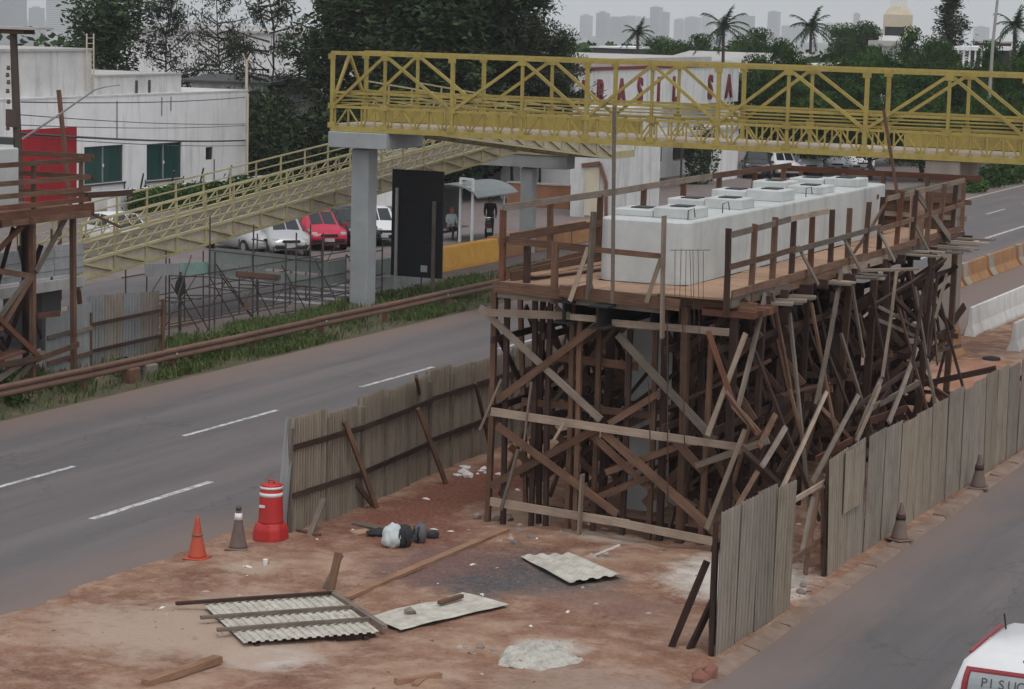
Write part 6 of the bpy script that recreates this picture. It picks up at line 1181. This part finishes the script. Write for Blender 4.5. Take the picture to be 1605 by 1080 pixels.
# concrete barriers at the far right
def jersey(label, x, y0, y1, h, mat, w=.6):
    t = thing('concrete_barrier', (x, y0, 0), label, 'barrier', 'concrete barriers right of the scaffold'); MB().prism([(-w / 2, 0), (w / 2, 0), (w / 2, .1), (w * .22, h * .42), (w * .13, h), (-w * .13, h), (-w * .22, h * .42), (-w / 2, .1)], (x, y0, 0), (x, y1, 0)).build('body', mat, t, bevel=.015); return t
for i, (y0, y1) in enumerate(((82.0, 85.6), (86.0, 89.6), (90.0, 94.5), (94.9, 99))):
    t = jersey(['orange and white highway barrier just past the concrete pylon', 'second orange and white highway barrier', 'third orange and white highway barrier', 'last orange highway barrier at the photo edge'][i], -21.25, y0, y1, .85, 'barrier_orange'); MB().prism([(-.305, 0), (.305, 0), (.305, .1), (.137, .36), (.084, .855), (-.084, .855), (-.137, .36), (-.305, .1)], (-21.25, y0 + .05, .003), (-21.25, y0 + .75, .003)).build('white_end', 'form_concrete', t)
jersey('long white concrete barrier wall right of the pylon', -17.45, 72.2, 92, .95, 'barrier_white', .34); jersey('second white concrete barrier, cut by the right photo edge', -15.5, 69.6, 80, .9, 'barrier_white', .4)
t = jersey('orange concrete block beside the pylon foot, with a dark board on it', -16.8, 66.2, 68.0, .85, 'barrier_orange', .6)
MB().prism([(-.2, .0), (.2, .0), (.17, .62), (-.17, .62)], (-16.8, 66.15, .01), (-16.8, 66.19, .01)).build('end_face', 'wood_grey', t)
tag(timber('leaning_board', (-16.9, 67.2, .85), (-16.6, 67.9, 1.5), .05, .22, 'wood_dark'), 'dark board leaning up from the orange concrete block', 'board')
tyr = MB(); tyr.lathe((-15.6, 67.3, .02), [(.13, 0), (.24, .01), (.27, .06), (.24, .13), (.13, .14), (.11, .06)], 16); tag(tyr.build('tyre', 'rubber', None, True), 'black tyre lying on the earth right of the orange block', 'tyre')
o = timber('ground_board', (-18.2, 66.0, .35), (-16.9, 65.2, .45), .35, .05, 'wood_grey'); tag(o, 'grey board lying before the concrete pylon foot', 'board')
# things lying in the foreground
def lay(nm, a, b, w, h, mat, label, z=.06, cat='plank', group=None, z2=None):
    p_, q_ = GZ(*a), GZ(*b); o = timber(nm, (p_.x, p_.y, z + h / 2), (q_.x, q_.y, (z2 if z2 is not None else z) + h / 2), w, h, mat); return tag(o, label, cat, group)
lay('plank', (540, 946), (792, 838), .17, .06, 'wood_tan', 'long reddish plank lying across the site between the sheets'); lay('plank', (228, 1083), (342, 1044), .16, .1, 'wood_tan', 'grey kerb-like timber in the bottom left foreground')
lay('plank', (620, 1080), (690, 1070), .11, .08, 'wood_tan', 'short timber offcut at the bottom edge, upper one', .07); lay('plank', (650, 1084), (672, 1068), .1, .07, 'wood_tan', 'short timber offcut at the bottom edge, lower one', .05)
o = timber('plank', GZ(517, 934) + Vector((0, 0, .05)), PX(531, 866, -18.5), .16, .045, 'wood_tan'); tag(o, 'upright plank standing behind the framed sheet panel', 'plank'); o = timber('plank', GZ(507, 926) + Vector((0, 0, .05)), PX(536, 870, -18.6), .1, .04, 'wood_grey'); tag(o, 'thin slanted plank crossing the upright plank', 'plank')
o = timber('plank', GZ(484, 845) + Vector((0, 0, .04)), PX(508, 782, -21.0), .1, .04, 'wood_grey'); tag(o, 'short plank leaning near the left end of the hoarding', 'plank')
lay('plank', (468, 838), (500, 846), .12, .05, 'wood_brown', 'small plank flat on the earth at the hoarding end'); lay('plank', (552, 842), (580, 838), .3, .03, 'plywood', 'small square of plywood left of the bags'); lay('plank', (556, 826), (600, 835), .2, .03, 'wood_grey', 'grey board lying left of the bags')
# framed corrugated panel raised on battens
fp = thing('framed_sheet_panel', GZ(440, 965), 'pale corrugated panel nailed on dark battens lying at the lower left', 'sheet panel'); A, Bq, C, D = GZ(318, 947, .14), GZ(520, 933, .14), GZ(560, 998, .14), GZ(345, 1006, .14); zb = 0
xa = (Bq - A); L = xa.length; ww = ((C - D).length + L) / 2; dp_ = (D - A); hh = ((D - A).length + (C - Bq).length) / 2
xd = xa.normalized(); yd = (dp_ - xd * dp_.dot(xd)).normalized(); O = A + Vector((0, 0, zb)); nn = xd.cross(yd)
if nn.z > 0: nn = -nn
me = corr(L, hh, .13, .022, 'sheet_cream', True); zup = -nn; mw = Matrix(((xd.x, zup.x, yd.x, O.x), (xd.y, zup.y, yd.y, O.y), (xd.z, zup.z, yd.z, O.z), (0, 0, 0, 1)))
link('sheet', me, fp, mw)
for v, e0, e1, m_ in ((.03, -.45, 1.0, 'wood_dark'), (.42, -.3, 1.0, 'wood_grey'), (.74, -.24, 1.02, 'wood_grey')):
    timber('batten', O + yd * hh * v + xd * e0 + zup * .06, O + yd * hh * v + xd * L * e1 + zup * .06, .07, .05, m_, fp)
timber('batten', O + xd * L + zup * .05, O + xd * (L + .12) + yd * hh * .95 + zup * .05, .09, .07, 'wood_grey', fp); timber('batten', O + xd * .1 + yd * hh * .9 - zup * .07, O + xd * L * .98 + yd * hh * .96 - zup * .07, .06, .09, 'wood_dark', fp)
for s in (.1, .9): timber('bearer', O + xd * L * s - zup * .1, O + xd * L * s + yd * hh - zup * .1, .08, .12, 'wood_dark', fp)
def ground_sheet(label, corners, mat, pitch, depth, z=.1, tilt=.04):
    a, b, c, d = [GZ(*q_, z) for q_ in corners]; t = thing('metal_sheet', (a + b + c + d) / 4, label, 'metal sheet'); n_ = max(4, int((b - a).length / (pitch / 4))); mb = MB(); vs = []
    for k_ in (0, .005):
        for i in range(n_ + 1):
            u = i / n_; ph = (i % 4); zz_ = [0, 0, depth, depth][ph] if depth else 0
            for j in range(7):
                v = j / 6; p_ = a.lerp(b, u).lerp(d.lerp(c, u), v); p_.z = z + zz_ + tilt * v + k_ + .02 * noise.noise(Vector((u * 3, v * 3, z * 20))); vs.append(p_)
    N1 = (n_ + 1) * 7; fs = []
    for i in range(n_):
        for j in range(6): q_ = (i * 7 + j, i * 7 + j + 1, (i + 1) * 7 + j + 1, (i + 1) * 7 + j); fs += [q_[::-1], tuple(w_ + N1 for w_ in q_)]
    mb.add(vs, fs).build('sheet', mat, t); return t
ground_sheet('pale corrugated sheet lying on the grey patch in the middle of the site', ((816, 872), (897, 868), (975, 907), (893, 919)), 'sheet_cream', .24, .03, .09, .06)
t = ground_sheet('flat pale sheet with a wood offcut on it, lying in the foreground', ((578, 967), (725, 929), (798, 950), (628, 990)), 'sheet_cream', .9, .006, .08, .03)
o = timber('offcut', GZ(688, 945, .15), GZ(724, 934, .16), .08, .06, 'wood_brown'); tag(o, 'short brown offcut resting on the flat pale sheet', 'offcut')
def stones(nm, lb, cat, px, py, n_, r, s, mat, z=.04):
    c_ = GZ(px, py); t = thing(nm, c_, lb, cat)
    for i in range(n_):
        a = U(0, 6.28); d = r * math.sqrt(random.random()); q_ = s * U(.5, 1.3); o = lump(Vector((math.cos(a) * d, math.sin(a) * d * 1.3, z + q_ * .2)), (q_, q_ * U(.7, 1.2), q_ * U(.4, .8)), random.randrange(99), mat); o.name = 'chunk'; o.parent = t
    return t
stones('cement_lump', 'small dark stone on the flat pale sheet', 'stone', 643, 972, 1, .01, .08, 'rubble', .12)
# heap of dry cement
hc = thing('cement_heap', GZ(842, 1035), 'flat crusted heap of pale dry cement in the foreground', 'cement heap'); q0 = GZ(842, 1035); mb = MB(); nr, na = 12, 44; vs = [(0, 0, .2)]
for i in range(1, nr + 1):
    for j in range(na):
        a = 2 * math.pi * j / na; rr = (i / nr) * (1 + .35 * noise.noise(Vector((math.cos(a) * 1.6, math.sin(a) * 1.6, 4)))); X_, Y_ = rr * .62 * math.cos(a), rr * .85 * math.sin(a); zz_ = .17 * (1 - (i / nr) ** 1.6) + .07 * noise.noise(Vector((X_ * 5, Y_ * 5, 1))) + .04 * noise.noise(Vector((X_ * 14, Y_ * 14, 2))) - (.05 if i == nr else 0); vs.append((X_, Y_, zz_ + .04))
fs = [(0, 1 + j, 1 + (j + 1) % na) for j in range(na)] + [(1 + (i - 1) * na + j, 1 + i * na + j, 1 + i * na + (j + 1) % na, 1 + (i - 1) * na + (j + 1) % na) for i in range(1, nr) for j in range(na)]
k = N('dry_cement'); f1 = k.noise(k.obj(), 6, 6, .7); M['dry_cement'] = k.done(k.ramp(f1, (.3, (.27, .25, .22)), (.6, (.5, .48, .43))), .95, f1, .8, .03)
me = MB().add(vs, fs).mesh('crust', 'dry_cement', False); o = link('crust', me); o.parent = hc
for i in range(26): a = U(0, 6.28); d = U(.2, .95); s = U(.02, .06); o = lump(Vector((d * .6 * math.cos(a), d * .85 * math.sin(a), .1 * (1 - d) + .06)), (s, s, s * .7), i, 'dry_cement'); o.name = 'lump'; o.parent = hc
# bags and clothes
def bag(label, px, py, size, mat, rot=0.0, name='bag', cat='bag', z=.05, seed=0, straps=True, lift=0):
    c_ = GZ(px, py); t = thing(name, (c_.x, c_.y, z + lift), label, cat, 'bags and clothes left on the ground'); t.rotation_euler.z = rot; bm = bmesh.new(); bmesh.ops.create_icosphere(bm, subdivisions=3, radius=1)
    for v in bm.verts:
        nz = noise.noise(v.co * 2.1 + Vector((seed, 0, 0))) * .25 + noise.noise(v.co * 5 + Vector((0, seed, 0))) * .1; v.co = Vector((v.co.x * size[0], v.co.y * size[1], max(-.85, v.co.z) * size[2] + size[2] * .85)) * (1 + nz)
    me = bpy.data.meshes.new('body'); bm.to_mesh(me); bm.free(); me.materials.append(M[mat]); me.polygons.foreach_set('use_smooth', [True] * len(me.polygons)); o = link('body', me); o.parent = t
    if straps:
        for s in (-1, 1): mb = MB(); mb.tube([(s * size[0] * .4, -size[1] * .8, size[2] * .3), (s * size[0] * .45, -size[1] * 1.25, size[2] * .9), (s * size[0] * .35, -size[1] * .8, size[2] * 1.6)], .018, 5); o = link('strap', mb.mesh('strap', 'black', True)); o.parent = t
        mb = MB(); mb.cbox((0, -size[1] * .95, size[2] * .6), (size[0] * 1.1, size[1] * .5, size[2] * .7)); me = mb.mesh('pocket', mat); bm = bmesh.new(); bm.from_mesh(me); bmesh.ops.bevel(bm, geom=bm.edges[:], offset=.03, segments=2, affect='EDGES'); bm.to_mesh(me); bm.free(); o = link('pocket', me); o.parent = t
bag('black backpack standing in the middle of the bag heap', 633, 862, (.15, .13, .22), 'dark_cloth', .3, 'backpack', 'backpack', seed=3); bag('dark grey bag at the right of the bag heap', 658, 855, (.13, .12, .2), 'grey_cloth', -.2, seed=7); bag('black pouch lying at the right end of the bag heap', 677, 848, (.13, .1, .08), 'dark_cloth', .5, seed=11, straps=False); bag('dark jacket crumpled at the left of the bag heap', 593, 845, (.22, .16, .08), 'dark_cloth', .6, 'jacket', 'jacket', seed=15, straps=False)
# pale cloth draped over the bag
c_ = GZ(616, 862); ct = thing('cloth', (c_.x, c_.y, .05), 'pale blue-white cloth bundled over the bag heap', 'cloth'); ct.rotation_euler.z = .5
bm = bmesh.new(); bmesh.ops.create_icosphere(bm, subdivisions=4, radius=1)
for v in bm.verts:
    c0 = v.co.copy(); fold = .09 * math.sin(c0.x * 7 + 2.5 * noise.noise(c0 * 1.7)) * (1 - max(0, c0.z)) + .16 * noise.noise(c0 * 1.9 + Vector((3, 1, 0))) + .06 * noise.noise(c0 * 5.5)
    p_ = c0 * (1 + fold); v.co = Vector((p_.x * .18 * (1.12 - .25 * c0.z), p_.y * .15 * (1.1 - .2 * c0.z), (max(-.9, p_.z) + .9) * .235 + .09 * c0.x * 0))
me = bpy.data.meshes.new('fabric'); bm.to_mesh(me); bm.free(); me.materials.append(M['pale_cloth']); me.polygons.foreach_set('use_smooth', [True] * len(me.polygons)); o = link('fabric', me); o.parent = ct
stones('rubble_pile', 'small heap of broken concrete and wire above the corrugated sheet', 'rubble', 945, 876, 9, .28, .1, 'rubble'); c_ = GZ(945, 880); 
stones('rubble_pile', 'rubble scattered at the left foot of the scaffold', 'rubble', 775, 815, 8, .4, .1, 'rubble'); stones('rubble_pile', 'broken stones near the plank end by the scaffold', 'rubble', 800, 845, 9, .5, .09, 'rubble'); stones('rubble_pile', 'stones scattered below the scaffold front ledger', 'rubble', 865, 832, 10, .7, .08, 'rubble'); stones('rubble_pile', 'white paper and stone scraps by the left hoarding', 'rubble', 725, 745, 9, .8, .11, 'drum_white'); stones('rubble_pile', 'small stones in the gap between the roadside hoardings', 'rubble', 1250, 930, 12, .35, .07, 'rubble'); stones('rubble_pile', 'little stones left of the cement heap', 'rubble', 745, 1025, 7, .3, .07, 'rubble'); stones('rubble_pile', 'dark clods on the plank near the grey patch', 'rubble', 683, 885, 5, .2, .06, 'wood_dark')
tag(timber('stake', GZ(918, 880) + Vector((0, 0, .05)), GZ(970, 882) + Vector((0, 0, .32)), .05, .03, 'drum_white'), 'white splinter of board in the small rubble heap', 'board')
rp = thing('brick_stack', GZ(1095, 1072), 'two reddish broken bricks at the near corner of the roadside hoarding', 'bricks'); c_ = GZ(1095, 1075)
for dx, dy, z, s in ((0, 0, .05, .2), (.08, .22, .12, .17), (-.03, .45, .06, .15)): o = lump(Vector((dx, dy, z)), (s * .7, s, s * .8), 5 + int(s * 50), 'brick_red'); o.name = 'brick'; o.parent = rp
for i, (px, py, lb) in enumerate(((416, 892, 'small white cup on the earth below the red drum'),)):
    c_ = GZ(px, py); mb = MB(); mb.lathe((c_.x, c_.y, .05), [(.03, 0), (.045, .12), (.04, .125)], 10); tag(mb.build('cup', 'white'), lb, 'cup')
# loose scraps of debris nobody could count
db = MB(); random.seed(97)
for i in range(260):
    x, y = U(-21, -12), U(29, 62)
    if random.random() < .5: x, y = U(-19, -12.5), U(39, 57)
    s = U(.01, .035); a = U(0, 3.14); c, d = math.cos(a), math.sin(a); l = s * U(1, 4); z = dz(x, y); db.add([(x + c * l + d * s, y + d * l - c * s, z), (x + c * l - d * s, y + d * l + c * s, z), (x - c * l - d * s, y - d * l + c * s, z), (x - c * l + d * s, y - d * l - c * s, z), (x, y, z + s * U(.5, 1.3))], [(0, 1, 4), (1, 2, 4), (2, 3, 4), (3, 0, 4)]); db.mi[-4:] = [i % 3] * 4
db.build('debris', ['rubble', 'wood_brown', 'drum_white'])['kind'] = 'stuff'
gv = MB()
for i in range(6000):
    x, y = U(-22, -11.6), U(27.5, 60); s = U(.008, .034)
    if noise.noise(Vector((x * .6, y * .6, 7))) < U(-.25, .5): continue
    z = dz(x, y) - .003; gv.add([(x - s, y - s * .6, z), (x + s, y - s * .5, z), (x + s * .2, y + s, z), (x, y, z + s)], [(0, 1, 3), (1, 2, 3), (2, 0, 3)]); gv.mi[-3:] = [random.choice((0, 0, 1))] * 3
gv.build('gravel', ['dirt', 'rubble'])['kind'] = 'stuff'
# ------------------------------------------------------------------ haze: the air between here and the far city
hz = MB().box((-5900, -60, -56), (900, 5990, 60)); k = bpy.data.materials.new('haze'); k.use_nodes = True; t_ = k.node_tree; t_.nodes.clear(); vo = t_.nodes.new('ShaderNodeVolumePrincipled'); vo.inputs['Color'].default_value = (.86, .89, .92, 1); vo.inputs['Density'].default_value = .00021; vo.inputs['Anisotropy'].default_value = .1
ot = t_.nodes.new('ShaderNodeOutputMaterial'); t_.links.new(vo.outputs[0], ot.inputs['Volume']); M['haze'] = k
hz.build('haze', 'haze')['kind'] = 'stuff'
